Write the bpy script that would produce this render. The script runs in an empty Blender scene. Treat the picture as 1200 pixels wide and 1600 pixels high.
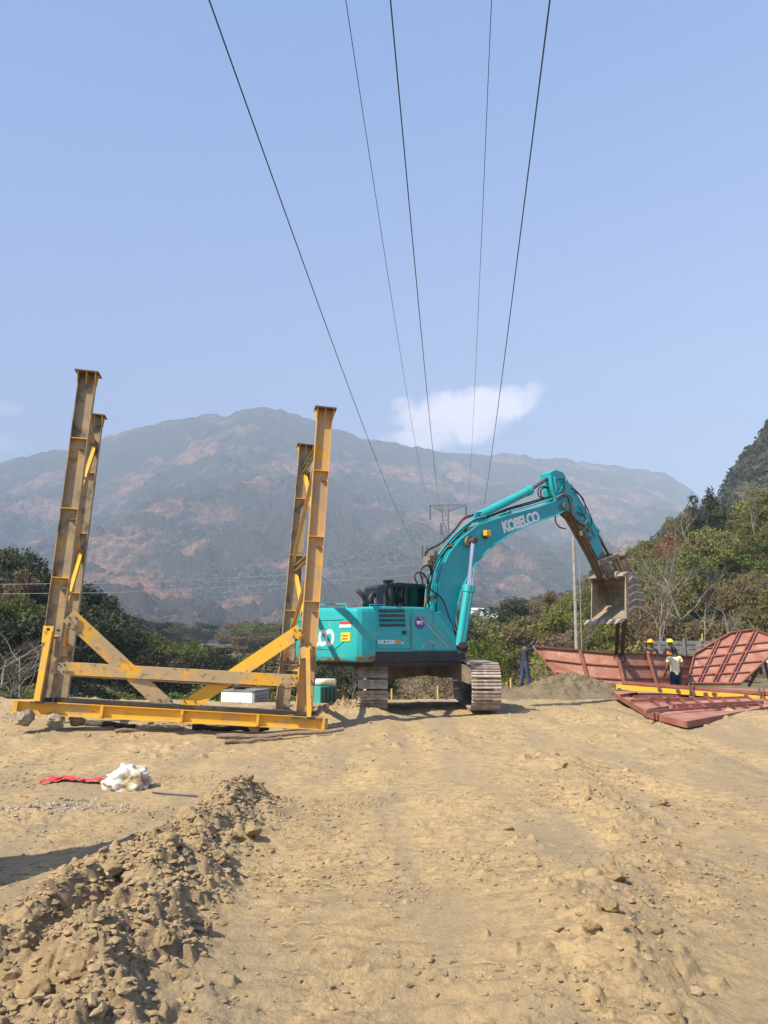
import bpy, bmesh, math, random
import numpy as np
from mathutils import Vector, Matrix, Euler
R = math.radians
random.seed(7); RS = np.random.RandomState(7)
C = bpy.context.scene.collection
sc = bpy.context.scene

# ------------------------------------------------------------------ camera, sky, sun, exposure
PITCH = R(9.7); EYE = 1.6
cam_d = bpy.data.cameras.new('camera'); cam = bpy.data.objects.new('camera', cam_d); C.objects.link(cam)
cam.location = (0, 0, EYE); cam.rotation_euler = (R(90) + PITCH, 0, 0)
cam_d.sensor_fit = 'VERTICAL'; cam_d.sensor_height = 36; cam_d.lens = 27; cam_d.clip_start = 0.1; cam_d.clip_end = 30000
sc.camera = cam
SUN_DIR = Vector((-0.79, -0.61, 0)).normalized()      # horizontal direction towards the sun
SUN_EL = R(47)
w = bpy.data.worlds.new('World'); sc.world = w; w.use_nodes = True
nt = w.node_tree; nt.nodes.clear()
N = nt.nodes.new; Lk = nt.links.new
wo = N('ShaderNodeOutputWorld'); bg = N('ShaderNodeBackground'); sky = N('ShaderNodeTexSky')
sky.sky_type = 'NISHITA'; sky.sun_disc = False; sky.sun_elevation = SUN_EL
sky.sun_rotation = math.atan2(SUN_DIR.x, SUN_DIR.y); sky.altitude = 400
sky.air_density = 1.0; sky.dust_density = 2.0; sky.ozone_density = 1.6
bg.inputs['Strength'].default_value = 0.083
tint = N('ShaderNodeMix'); tint.data_type = 'RGBA'; tint.blend_type = 'MULTIPLY'; tint.inputs['Factor'].default_value = 1
tint.inputs[7].default_value = (1.06, 1.0, 1.04, 1)
Lk(sky.outputs[0], tint.inputs[6])
# thin white clouds low over the ridge, by direction
tc = N('ShaderNodeTexCoord')
def ray(u, v):
    d = Vector((0, math.cos(PITCH), math.sin(PITCH))) * 1200 + Vector((1, 0, 0)) * (u - 600) + Vector((0, -math.sin(PITCH), math.cos(PITCH))) * (800 - v)
    return d
def math_node(op, a, b=None, clamp=False):
    m = N('ShaderNodeMath'); m.operation = op; m.use_clamp = clamp
    for i, x in enumerate((a, b)):
        if x is None: continue
        if isinstance(x, (int, float)): m.inputs[i].default_value = x
        else: Lk(x, m.inputs[i])
    return m.outputs[0]
sep = N('ShaderNodeSeparateXYZ'); Lk(tc.outputs['Generated'], sep.inputs[0])
az = math_node('ARCTAN2', sep.outputs[0], sep.outputs[1]); el = math_node('ARCSINE', sep.outputs[2])
nz = N('ShaderNodeTexNoise'); nz.inputs['Scale'].default_value = 15; nz.inputs['Detail'].default_value = 9; nz.inputs['Roughness'].default_value = 0.66
Lk(tc.outputs['Generated'], nz.inputs['Vector'])
wob = math_node('MULTIPLY', math_node('SUBTRACT', nz.outputs[0], 0.5), 4.2)
total = None
for (u, v, ra, re, amp) in ((705, 655, .085, .036, .95), (765, 632, .055, .026, .9), (800, 622, .042, .019, .75), (665, 684, .06, .018, .8), (632, 632, .02, .012, .45), (-30, 690, .05, .02, .3), (15, 640, .025, .010, .22),(270, 642, .03, .010, .12), (830, 612, .022, .014, .4)):
    d = ray(u, v).normalized(); a0 = math.atan2(d.x, d.y); e0 = math.asin(d.z)
    q = math_node('ADD', math_node('POWER', math_node('DIVIDE', math_node('SUBTRACT', az, a0), ra), 2), math_node('POWER', math_node('DIVIDE', math_node('SUBTRACT', el, e0), re), 2))
    m = math_node('SUBTRACT', math_node('SUBTRACT', 1.0, q), math_node('MULTIPLY', wob, 0.9))
    mr = N('ShaderNodeMapRange'); mr.interpolation_type = 'SMOOTHSTEP'; mr.inputs[1].default_value = -0.15; mr.inputs[2].default_value = 0.95; mr.inputs[4].default_value = amp
    Lk(m, mr.inputs[0])
    total = mr.outputs[0] if total is None else math_node('MAXIMUM', total, mr.outputs[0])
front = math_node('GREATER_THAN', sep.outputs[1], 0.1)
total = math_node('MULTIPLY', total, front)
cm = N('ShaderNodeMix'); cm.data_type = 'RGBA'; cm.inputs[7].default_value = (11.6, 10.6, 11.4, 1)
# even the sky out towards the pale lavender of hazy winter air
ev = N('ShaderNodeMix'); ev.data_type = 'RGBA'; ev.inputs['Factor'].default_value = 0.55
grd = N('ShaderNodeMapRange'); grd.inputs[1].default_value = 0.0; grd.inputs[2].default_value = 0.85
Lk(sep.outputs[2], grd.inputs[0])
gc = N('ShaderNodeMix'); gc.data_type = 'RGBA'; Lk(grd.outputs[0], gc.inputs['Factor'])
gc.inputs[6].default_value = (5.3, 6.5, 10.3, 1); gc.inputs[7].default_value = (1.7, 3.5, 8.0, 1)
Lk(tint.outputs[2], ev.inputs[6]); Lk(gc.outputs[2], ev.inputs[7])
Lk(ev.outputs[2], cm.inputs[6]); Lk(math_node('MULTIPLY', total, 0.95), cm.inputs['Factor'])
Lk(cm.outputs[2], bg.inputs[0]); Lk(bg.outputs[0], wo.inputs[0])
sl = bpy.data.lights.new('sun', 'SUN'); sl.energy = 5.0; sl.angle = R(0.55); sl.color = (1, 0.92, 0.76)
so = bpy.data.objects.new('sun', sl); C.objects.link(so)
tosun = Vector((SUN_DIR.x * math.cos(SUN_EL), SUN_DIR.y * math.cos(SUN_EL), math.sin(SUN_EL)))
so.rotation_euler = tosun.to_track_quat('Z', 'Y').to_euler(); so.location = (0, 0, 50)
vs = sc.view_settings; vs.view_transform = 'Standard'; vs.look = 'None'; vs.gamma = 1; vs.use_curve_mapping = False; vs.exposure = 0.84

# ------------------------------------------------------------------ helpers
def P(u, v, D):
    d = ray(u, v); return Vector((0, 0, EYE)) + d * (D / d.y)
def G(u, v, z=0.0):
    d = ray(u, v); return Vector((0, 0, EYE)) + d * ((z - EYE) / d.z)

class MB:
    def __init__(s): s.v = []; s.f = []
    def add(s, vs_, fs):
        o = len(s.v); s.v += [tuple(x) for x in vs_]; s.f += [tuple(i + o for i in f) for f in fs]
    def obox(s, c, ax, ay, az_):      # centre and three half-axis vectors
        c = Vector(c); vv = []
        for sx, sy, sz in ((-1,-1,-1),(1,-1,-1),(1,1,-1),(-1,1,-1),(-1,-1,1),(1,-1,1),(1,1,1),(-1,1,1)):
            vv.append(c + ax * sx + ay * sy + az_ * sz)
        s.add(vv, [(3,2,1,0),(4,5,6,7),(0,1,5,4),(1,2,6,5),(2,3,7,6),(3,0,4,7)])
    def box(s, x0, x1, y0, y1, z0, z1):
        s.obox(((x0+x1)/2,(y0+y1)/2,(z0+z1)/2), Vector(((x1-x0)/2,0,0)), Vector((0,(y1-y0)/2,0)), Vector((0,0,(z1-z0)/2)))
    def bar(s, p0, p1, wd, ht, up=(0,0,1), off=(0,0)):
        p0 = Vector(p0); p1 = Vector(p1); a = (p1 - p0); L = a.length; a.normalize(); up = Vector(up)
        side = a.cross(up)
        if side.length < 1e-4: side = a.cross(Vector((0,1,0)))
        side.normalize(); u2 = side.cross(a).normalized()
        s.obox((p0+p1)/2 + side*off[0] + u2*off[1], a*L/2, side*wd/2, u2*ht/2)
    def isec(s, p0, p1, h, b, t, hdir):   # h measured along hdir
        s.bar(p0, p1, t, h - 2*t, hdir)
        s.bar(p0, p1, b, t, hdir, (0, h/2 - t/2)); s.bar(p0, p1, b, t, hdir, (0, -h/2 + t/2))
    def chan(s, p0, p1, h, b, t, hdir, sgn=1):  # web at one side, flanges running to the other
        s.bar(p0, p1, t, h, hdir, (sgn*b/2, 0))
        s.bar(p0, p1, b - t, t, hdir, (-sgn*t/2, h/2 - t/2)); s.bar(p0, p1, b - t, t, hdir, (-sgn*t/2, -h/2 + t/2))
    def tube(s, pts, r, n=8, cap=True):
        pts = [Vector(p) for p in pts]; k = len(pts); rr = r if isinstance(r, (list, tuple)) else [r]*k
        prev = None; rings = []
        for i, p in enumerate(pts):
            t = (pts[min(i+1,k-1)] - pts[max(i-1,0)])
            if t.length < 1e-9: t = Vector((0,0,1))
            t.normalize()
            if prev is None:
                q = t.cross(Vector((0,0,1)))
                if q.length < 1e-3: q = t.cross(Vector((1,0,0)))
            else:
                q = prev - t*prev.dot(t)
                if q.length < 1e-5: q = t.cross(Vector((1,0,0.3)))
            q.normalize(); prev = q; b = t.cross(q)
            rings.append([p + (q*math.cos(2*math.pi*j/n) + b*math.sin(2*math.pi*j/n))*rr[i] for j in range(n)])
        vv = [x for ring in rings for x in ring]; ff = []
        for i in range(k-1):
            for j in range(n):
                a = i*n+j; b_ = i*n+(j+1)%n; ff.append((a, b_, b_+n, a+n))
        if cap: ff.append(tuple(reversed(range(n)))); ff.append(tuple(range((k-1)*n, k*n)))
        s.add(vv, ff)
    def prism(s, A, B):     # two matching outlines
        n = len(A); s.add(list(A)+list(B), [tuple(reversed(range(n))), tuple(range(n,2*n))] + [(i,(i+1)%n,(i+1)%n+n,i+n) for i in range(n)])
    def ball(s, c, r, seg=12, rings=8, sq=(1,1,1)):
        c = Vector(c); pts = []; 
        vv = [c+Vector((0,0,r*sq[2]))]
        for i in range(1, rings):
            th = math.pi*i/rings
            for j in range(seg):
                ph = 2*math.pi*j/seg; vv.append(c + Vector((r*sq[0]*math.sin(th)*math.cos(ph), r*sq[1]*math.sin(th)*math.sin(ph), r*sq[2]*math.cos(th))))
        vv.append(c - Vector((0,0,r*sq[2]))); ff = []
        for j in range(seg): ff.append((0, 1+j, 1+(j+1)%seg))
        for i in range(rings-2):
            for j in range(seg):
                a = 1+i*seg+j; b = 1+i*seg+(j+1)%seg; ff.append((a, a+seg, b+seg, b))
        o = 1+(rings-2)*seg
        for j in range(seg): ff.append((o+j, len(vv)-1, o+(j+1)%seg))
        s.add(vv, ff)
    def build(s, name, m, parent=None, org=(0,0,0), smooth=False, bevel=0, fixn=True):
        me = bpy.data.meshes.new(name); o_ = Vector(org)
        me.from_pydata([tuple(Vector(p)-o_) for p in s.v], [], s.f)
        if fixn or bevel:
            bm = bmesh.new(); bm.from_mesh(me)
            bmesh.ops.recalc_face_normals(bm, faces=bm.faces)
            if bevel: bmesh.ops.bevel(bm, geom=[e for e in bm.edges if e.calc_face_angle(0) > 0.5], offset=bevel, segments=2, profile=0.6, affect='EDGES', clamp_overlap=True)
            bm.to_mesh(me); bm.free()
        if smooth: me.shade_smooth()
        me.materials.append(m)
        ob = bpy.data.objects.new(name, me); C.objects.link(ob)
        if parent: ob.parent = parent
        return ob
def tag(o, label=None, cat=None, group=None, kind=None):
    if label: o['label'] = label
    if cat: o['category'] = cat
    if group: o['group'] = group
    if kind: o['kind'] = kind
    return o
def empty(name, loc, rz=0, label=None, cat=None, group=None):
    o = bpy.data.objects.new(name, None); C.objects.link(o); o.location = loc; o.rotation_euler = (0,0,rz); o.empty_display_size = .2
    return tag(o, label, cat, group)
def copy_tree(o, parent=None):
    c = o.copy(); C.objects.link(c); c.parent = parent
    for ch in [x for x in o.children]: copy_tree(ch, c)
    return c

# materials
def mat(name, col, col2=None, scale=3, lo=.45, hi=.6, rough=.8, metal=0, bump=0, bscale=40, col3=None, scale3=12, lo3=.58, hi3=.66, stretch=None, spec=.5, detail=6, randv=0):
    m = bpy.data.materials.new(name); m.use_nodes = True; t = m.node_tree; b = t.nodes['Principled BSDF']
    n_ = t.nodes.new; l_ = t.links.new
    b.inputs['Roughness'].default_value = rough; b.inputs['Metallic'].default_value = metal; b.inputs['Specular IOR Level'].default_value = spec
    b.inputs['Base Color'].default_value = (*col, 1)
    tcn = n_('ShaderNodeTexCoord'); vec = tcn.outputs['Object']
    if stretch:
        mp = n_('ShaderNodeMapping'); mp.inputs['Scale'].default_value = stretch; l_(vec, mp.inputs[0]); vec = mp.outputs[0]
    def mixer(prev, c, scl, lo_, hi_):
        nn = n_('ShaderNodeTexNoise'); nn.inputs['Scale'].default_value = scl; nn.inputs['Detail'].default_value = detail; nn.inputs['Roughness'].default_value = .62; l_(vec, nn.inputs['Vector'])
        mr = n_('ShaderNodeMapRange'); mr.inputs[1].default_value = lo_; mr.inputs[2].default_value = hi_; l_(nn.outputs[0], mr.inputs[0])
        mx = n_('ShaderNodeMix'); mx.data_type = 'RGBA'; l_(mr.outputs[0], mx.inputs['Factor'])
        if isinstance(prev, tuple): mx.inputs[6].default_value = (*prev, 1)
        else: l_(prev, mx.inputs[6])
        mx.inputs[7].default_value = (*c, 1)
        return mx.outputs[2]
    out = col
    if col2: out = mixer(out, col2, scale, lo, hi)
    if col3: out = mixer(out, col3, scale3, lo3, hi3)
    if randv and not isinstance(out, tuple):
        oi = n_('ShaderNodeObjectInfo'); hs = n_('ShaderNodeHueSaturation')
        mr = n_('ShaderNodeMapRange'); mr.inputs[3].default_value = 1-randv; mr.inputs[4].default_value = 1+randv; l_(oi.outputs['Random'], mr.inputs[0]); l_(mr.outputs[0], hs.inputs['Value'])
        mh = n_('ShaderNodeMapRange'); mh.inputs[3].default_value = .5-.035*randv*2; mh.inputs[4].default_value = .5+.02*randv*2
        ml = n_('ShaderNodeMath'); ml.operation = 'FRACT'; m7 = n_('ShaderNodeMath'); m7.operation = 'MULTIPLY'; m7.inputs[1].default_value = 7.31; l_(oi.outputs['Random'], m7.inputs[0]); l_(m7.outputs[0], ml.inputs[0]); l_(ml.outputs[0], mh.inputs[0]); l_(mh.outputs[0], hs.inputs['Hue'])
        l_(out, hs.inputs['Color']); out = hs.outputs[0]
    if not isinstance(out, tuple): l_(out, b.inputs['Base Color'])
    if bump:
        nb = n_('ShaderNodeTexNoise'); nb.inputs['Scale'].default_value = bscale; nb.inputs['Detail'].default_value = 5; l_(tcn.outputs['Object'], nb.inputs['Vector'])
        bp = n_('ShaderNodeBump'); bp.inputs['Strength'].default_value = 1; bp.inputs['Distance'].default_value = bump; l_(nb.outputs[0], bp.inputs['Height']); l_(bp.outputs[0], b.inputs['Normal'])
    return m
M = {}
M['yellow_dusty'] = mat('dusty_yellow_paint', (.32,.245,.15), (.56,.34,.08), 1.1, .56, .70, .75, col3=(.09,.065,.045), scale3=4, lo3=.50, hi3=.68, bump=.002, bscale=60)
M['yellow'] = mat('yellow_paint', (.74,.40,.03), (.50,.33,.13), 1.6, .5, .64, .6, col3=(.15,.10,.05), scale3=7, lo3=.62, hi3=.74, bump=.001, bscale=50)
M['orange'] = mat('orange_yellow_paint', (.52,.32,.12), (.40,.28,.16), 1.3, .48, .62, .65, col3=(.66,.33,.02), scale3=2.3, lo3=.56, hi3=.64, bump=.001, bscale=50)
M['web_dusty'] = mat('dust_covered_steel', (.42,.30,.16), (.68,.36,.03), 1.5, .52, .60, .8, col3=(.14,.10,.06), scale3=11, lo3=.56, hi3=.7, bump=.002)
M['dark_plate'] = mat('dark_greasy_steel', (.035,.028,.022), (.09,.07,.05), 4, .5, .7, .8)
M['rust_cap'] = mat('rusty_cap', (.16,.10,.065), (.09,.06,.045), 7, .4, .6, .85)
M['teal'] = mat('teal_paint', (.012,.37,.38), (.05,.41,.39), 1.0, .45, .75, .38, col3=(.20,.30,.25), scale3=5, lo3=.57, hi3=.76)
M['teal_boom'] = mat('teal_boom_paint', (.003,.31,.35), (.02,.36,.37), 1.0, .45, .75, .34, col3=(.13,.22,.19), scale3=7, lo3=.55, hi3=.75)
M['teal_dirty'] = mat('scuffed_teal_paint', (.02,.24,.22), (.13,.10,.07), 2.4, .46, .6, .65)
M['black'] = mat('black_paint', (.02,.02,.022), (.05,.045,.04), 4, .5, .7, .55)
M['rubber'] = mat('black_hose_rubber', (.018,.017,.016), (.06,.05,.04), 12, .5, .7, .7)
M['track'] = mat('worn_track_steel', (.46,.38,.30), (.27,.21,.16), 9, .42, .62, .6, metal=.05, bump=.003, bscale=60)
M['mud_steel'] = mat('muddy_steel', (.15,.115,.08), (.25,.195,.13), 3, .42, .62, .85, bump=.004)
M['bucket'] = mat('soil_worn_bucket', (.21,.17,.12), (.33,.27,.19), 3.2, .42, .62, .8, col3=(.08,.06,.045), scale3=9, lo3=.58, hi3=.72, bump=.004)
M['tooth'] = mat('bare_tooth_steel', (.40,.37,.32), (.22,.19,.16), 9, .5, .7, .5, metal=.3)
M['chrome'] = mat('chrome_rod', (.75,.75,.76), rough=.18, metal=.9)
M['rod_dark'] = mat('oily_rod', (.16,.13,.11), (.08,.06,.05), 8, .4, .6, .4, metal=.5)
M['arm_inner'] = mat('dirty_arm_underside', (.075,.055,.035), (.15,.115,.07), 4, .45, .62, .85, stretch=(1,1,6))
M['glass'] = mat('dark_cab_glass', (.03,.035,.035), rough=.08, spec=.8)
M['white'] = mat('white_print', (.78,.78,.76), rough=.6)
M['red_print'] = mat('red_print', (.55,.05,.04), rough=.5)
M['purple'] = mat('purple_print', (.10,.05,.26), rough=.5)
M['grey_print'] = mat('grey_print', (.26,.29,.28), rough=.5)
M['yellow_print'] = mat('yellow_print', (.80,.55,.02), rough=.5)
M['orange_print'] = mat('orange_print', (.75,.33,.02), rough=.5)
M['lamp'] = mat('amber_work_lamp', (.75,.38,.03), rough=.35)
M['red'] = mat('red_oxide_steel', (.32,.13,.085), (.42,.23,.16), 2.2, .42, .66, .75, col3=(.14,.06,.045), scale3=9, lo3=.56, hi3=.72, bump=.002)
M['red_rib'] = mat('red_oxide_rib', (.23,.075,.05), (.30,.12,.08), 3, .45, .66, .7)
M['red_dark'] = mat('dark_red_edge', (.10,.033,.026), (.16,.06,.04), 3, .45, .66, .7)
M['panel_yellow'] = mat('panel_yellow_edge', (.74,.42,.02), (.45,.25,.06), 5, .55, .68, .6)
M['concrete'] = mat('pole_concrete', (.36,.33,.28), (.24,.22,.19), 6, .4, .6, .9)
M['galv'] = mat('galvanised_steel', (.20,.21,.22), rough=.5, metal=.3)
M['insul'] = mat('brown_insulator', (.10,.05,.04), rough=.4)
M['wire'] = mat('dark_wire', (.03,.03,.035), rough=.6)
M['wire_pale'] = mat('pale_wire', (.5,.52,.55), rough=.5)
M['bark'] = mat('pale_bark', (.25,.21,.165), (.16,.13,.10), 5, .4, .6, .95)
M['bark_dark'] = mat('dark_bark', (.10,.08,.06), (.17,.14,.11), 5, .4, .6, .95)
M['twig'] = mat('dry_twigs', (.21,.165,.11), (.14,.10,.07), 2, .4, .6, .95)
def leafmat(name, a, b, c=None, tr=.3):
    m = mat(name, a, b, .9, .35, .65, .65, randv=.22, col3=c, scale3=3, lo3=.55, hi3=.7, spec=.25)
    t = m.node_tree; bs = t.nodes['Principled BSDF']; out = t.nodes['Material Output']
    tl = t.nodes.new('ShaderNodeBsdfTranslucent'); mx = t.nodes.new('ShaderNodeMixShader'); mx.inputs[0].default_value = tr
    src = bs.inputs['Base Color'].links[0].from_socket; t.links.new(src, tl.inputs[0])
    t.links.new(bs.outputs[0], mx.inputs[1]); t.links.new(tl.outputs[0], mx.inputs[2]); t.links.new(mx.outputs[0], out.inputs[0])
    return m
M['leaf_olive'] = leafmat('olive_leaves', (.15,.155,.04), (.26,.25,.065), (.11,.12,.035))
M['leaf_green'] = leafmat('green_leaves', (.08,.11,.025), (.19,.22,.045))
M['leaf_dark'] = leafmat('dark_leaves', (.035,.045,.022), (.07,.08,.038))
M['leaf_brown'] = leafmat('dry_brown_leaves', (.22,.16,.09), (.15,.115,.06))
M['leaf_red'] = leafmat('reddish_leaves', (.26,.12,.055), (.17,.09,.045))
M['skin'] = mat('brown_skin', (.16,.085,.05), rough=.6)
M['hair'] = mat('black_hair', (.012,.01,.009), rough=.7)
M['jacket'] = mat('dark_jacket', (.028,.03,.042), rough=.9)
M['jeans'] = mat('blue_jeans', (.025,.038,.09), (.045,.06,.12), 14, .4, .6, .9)
M['navy'] = mat('navy_trousers', (.02,.028,.06), rough=.9)
M['tee'] = mat('pale_yellow_shirt', (.84,.80,.48), rough=.9)
M['tee_grey'] = mat('pale_grey_shirt', (.4,.4,.4), rough=.9)
M['vest'] = mat('orange_vest', (.80,.16,.03), rough=.8)
M['helmet_o'] = mat('orange_helmet', (.85,.38,.01), rough=.35)
M['helmet_y'] = mat('lime_helmet', (.75,.78,.02), rough=.35)
M['boot'] = mat('dark_boots', (.03,.025,.02), rough=.8)
M['sack'] = mat('white_plastic_sack', (.58,.55,.48), (.33,.25,.15), 3.5, .50, .58, .55, bump=.003, bscale=14)
M['redcloth'] = mat('red_cloth', (.60,.055,.06), (.42,.06,.05), 8, .5, .7, .8)
M['ash'] = mat('pale_ash', (.36,.30,.225), (.20,.15,.10), 10, .45, .6, .95, bump=.006, bscale=60)
M['straw'] = mat('dry_straw', (.50,.38,.17), (.36,.26,.12), 6, .4, .6, .9)
M['wood'] = mat('weathered_wood', (.30,.21,.13), (.19,.13,.09), 6, .4, .6, .9, stretch=(1,8,8))
M['stone'] = mat('pale_stone', (.36,.29,.20), (.24,.19,.13), 6, .4, .6, .95, bump=.006, bscale=30)
M['cabinet'] = mat('white_cabinet_paint', (.76,.77,.72), rough=.6)
M['cabinet_side'] = mat('grey_louvre_paint', (.30,.32,.33), rough=.6)
M['tank'] = mat('black_tank_plastic', (.025,.025,.027), rough=.4)
M['teal_box'] = mat('sea_green_paint', (.03,.30,.24), (.05,.24,.20), 3, .5, .7, .6)
M['teal_box2'] = mat('dark_green_paint', (.03,.09,.08), (.02,.06,.055), 3, .5, .7, .6)
M['stake'] = mat('yellow_stake', (.52,.38,.10), rough=.8)
M['whitewash'] = mat('whitewashed_wall', (.72,.72,.70), (.50,.47,.42), 3, .55, .7, .9)
M['roof_blue'] = mat('blue_sheet_roof', (.12,.22,.50), rough=.6)
M['roof_grey'] = mat('grey_sheet_roof', (.35,.35,.36), rough=.6)
M['dark_open'] = mat('dark_window', (.02,.022,.025), rough=.3)
M['lorry_grey'] = mat('lorry_grey_paint', (.20,.20,.19), (.12,.11,.10), 5, .5, .65, .7)
M['lorry_orange'] = mat('lorry_orange_paint', (.50,.16,.05), rough=.7)
M['belt'] = mat('dark_sling_strap', (.035,.02,.014), (.06,.035,.02), 8, .5, .7, .8)

# ------------------------------------------------------------------ noise for the terrain
PERM = np.random.RandomState(3).permutation(4096)
def _h(ix, iy, seed): return PERM[(PERM[(ix + seed*57) & 4095] + iy) & 4095]
def pn(x, y, seed=0):
    x = np.asarray(x, float); y = np.asarray(y, float)
    xi = np.floor(x).astype(int); yi = np.floor(y).astype(int); xf = x - xi; yf = y - yi
    u = xf*xf*xf*(xf*(xf*6-15)+10); v = yf*yf*yf*(yf*(yf*6-15)+10)
    def g(ix, iy, fx, fy):
        a = _h(ix, iy, seed) * (2*math.pi/4096); return np.cos(a)*fx + np.sin(a)*fy
    n00 = g(xi, yi, xf, yf); n10 = g(xi+1, yi, xf-1, yf); n01 = g(xi, yi+1, xf, yf-1); n11 = g(xi+1, yi+1, xf-1, yf-1)
    return 1.5*((n00*(1-u)+n10*u)*(1-v) + (n01*(1-u)+n11*u)*v)
def fbm(x, y, o=5, seed=0, lac=2.03, gain=.5):
    s = 0; a = 1; f = 1
    for i in range(o): s = s + a*pn(x*f, y*f, seed+i*3); a *= gain; f *= lac
    return s
def rid(x, y, o=5, seed=0, gain=.5):
    s = 0; a = 1; f = 1
    for i in range(o): s = s + a*(1-np.abs(pn(x*f, y*f, seed+i*3))*1.6); a *= gain; f *= 2.07
    return s
def ss(a, b, x):
    t = np.clip((x-a)/(b-a), 0, 1); return t*t*(3-2*t)
def gauss(x, y, cx, cy, sx, sy): return np.exp(-((x-cx)/sx)**2 - ((y-cy)/sy)**2)

def Ht(x, y):
    x = np.asarray(x, float); y = np.asarray(y, float)
    yy = np.maximum(y, 1.0); s = x/yy
    z = .23*gauss(x, y, 1.3, 17.2, 5.2, 3.2) + .16*gauss(x, y, -5.6, 13.2, 2.2, 1.8) + .22*gauss(x, y, 8.2, 15.6, 2.2, 1.4) + .05*fbm(x*.35, y*.35, 3, 5)
    z = z + .14*gauss(x, y, -.3, 14.9, .8, .7)
    # plateau edge
    edge = 22.5 + 25*ss(5, 10, x) + 1.2*pn(x*.3, x*0+.5, 9)
    drop = ss(0, 9, y-edge)
    floor = -3.6 + .5*fbm(x*.05, y*.05, 3, 21)
    # right hill
    hs = np.interp(s, [-.05, .10, .14, .19, .25, .32, .40, .50, .65, 1.0], [0, 0, .8, 5, 9.2, 13.5, 17.5, 20.5, 25, 30])
    hill = hs*ss(34, 118, y) * (1 + .10*fbm(x*.05, y*.05, 3, 31)) * (1 - .35*ss(150, 320, y))
    hl = np.interp(s, [-1.0, -.62, -.5, -.42, -.36, -.30, -.2], [14, 11, 8.5, 6.3, 4.2, .8, 0])
    hill2 = hl*ss(38, 80, y)*(1 + .12*fbm(x*.06, y*.06, 3, 41)) * (1 - .5*ss(120, 300, y))
    far = 17*ss(140, 420, y)*(.25 + .75*ss(-.02, .1, s))
    z = z*(1-drop) + drop*(floor + hill + hill2 + far)
    z = z + (1-drop)*ss(34, 60, y)*hill*.9
    return z
def Hz(x, y): return float(Ht(np.array([x]), np.array([y]))[0])
def GH(u, v):
    p = G(u, v)
    for _ in range(6): p = G(u, v, Hz(p.x, p.y))
    return p

def grid_mesh(name, X, Y, Z, m, wrap=False, attrs=None, smooth=True):
    nr, nc = X.shape; co = np.stack([X, Y, Z], -1).reshape(-1, 3).astype(np.float32)
    i = np.arange(nr*nc).reshape(nr, nc)
    if wrap:
        j = np.roll(i, -1, 1); a = i[:-1]; b = j[:-1]; c = j[1:]; d = i[1:]
    else:
        a = i[:-1,:-1]; b = i[:-1,1:]; c = i[1:,1:]; d = i[1:,:-1]
    q = np.stack([a, b, c, d], -1).reshape(-1, 4)
    me = bpy.data.meshes.new(name); me.vertices.add(len(co)); me.vertices.foreach_set('co', co.ravel())
    me.loops.add(q.size); me.loops.foreach_set('vertex_index', q.ravel().astype(np.int32))
    me.polygons.add(len(q)); me.polygons.foreach_set('loop_start', (np.arange(len(q))*4).astype(np.int32)); me.polygons.foreach_set('loop_total', np.full(len(q), 4, np.int32))
    me.update(calc_edges=True)
    if smooth: me.shade_smooth()
    for k, arr in (attrs or {}).items():
        at = me.attributes.new(k, 'FLOAT', 'POINT'); at.data.foreach_set('value', arr.ravel().astype(np.float32))
    me.materials.append(m); o = bpy.data.objects.new(name, me); C.objects.link(o); return o

def seg_dist(x, y, pts):
    best = None; par = None; tot = 0
    for (a, b) in zip(pts[:-1], pts[1:]):
        ax, ay = a[:2]; bx, by = b[:2]; L2 = (bx-ax)**2+(by-ay)**2; L = math.sqrt(L2)
        t = np.clip(((x-ax)*(bx-ax)+(y-ay)*(by-ay))/L2, 0, 1)
        d = np.hypot(x-(ax+t*(bx-ax)), y-(ay+t*(by-ay))); pr = tot + t*L
        if best is None: best, par = d, pr
        else:
            mlt = d < best; best = np.where(mlt, d, best); par = np.where(mlt, pr, par)
        tot += L
    return best, par

# ------------------------------------------------------------------ near ground with clods, tracks and spoil ridges
BERM1 = [G(*p) for p in ((385,1262), (300,1325), (265,1400), (215,1480), (170,1560), (90,1680))]
BERM2 = [G(*p) for p in ((290,1330), (190,1395), (110,1440), (0,1520), (-120,1600))]
FUR = [G(*p) for p in ((890,1195), (960,1270), (1010,1330), (930,1440), (1010,1540), (1080,1680))]
HUMP = [G(*p) for p in ((820,1330),(880,1400),(900,1500),(870,1600))]
def berm_mask(x, y):
    wx = x + .16*fbm(x*1.7, y*1.7, 3, 51); wy = y + .16*fbm(x*1.7+9, y*1.7, 3, 52)
    d1, t1 = seg_dist(wx, wy, BERM1); d2, t2 = seg_dist(wx, wy, BERM2)
    b1 = np.exp(-(d1/.30)**2); b2 = np.exp(-(d2/.33)**2)
    d3, t3 = seg_dist(wx, wy, FUR); b3 = np.exp(-(d3/.26)**2)*.42
    d4, t4 = seg_dist(wx, wy, HUMP); b4 = np.exp(-(d4/.35)**2)*.22
    return b1, b2, b3, b4
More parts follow.
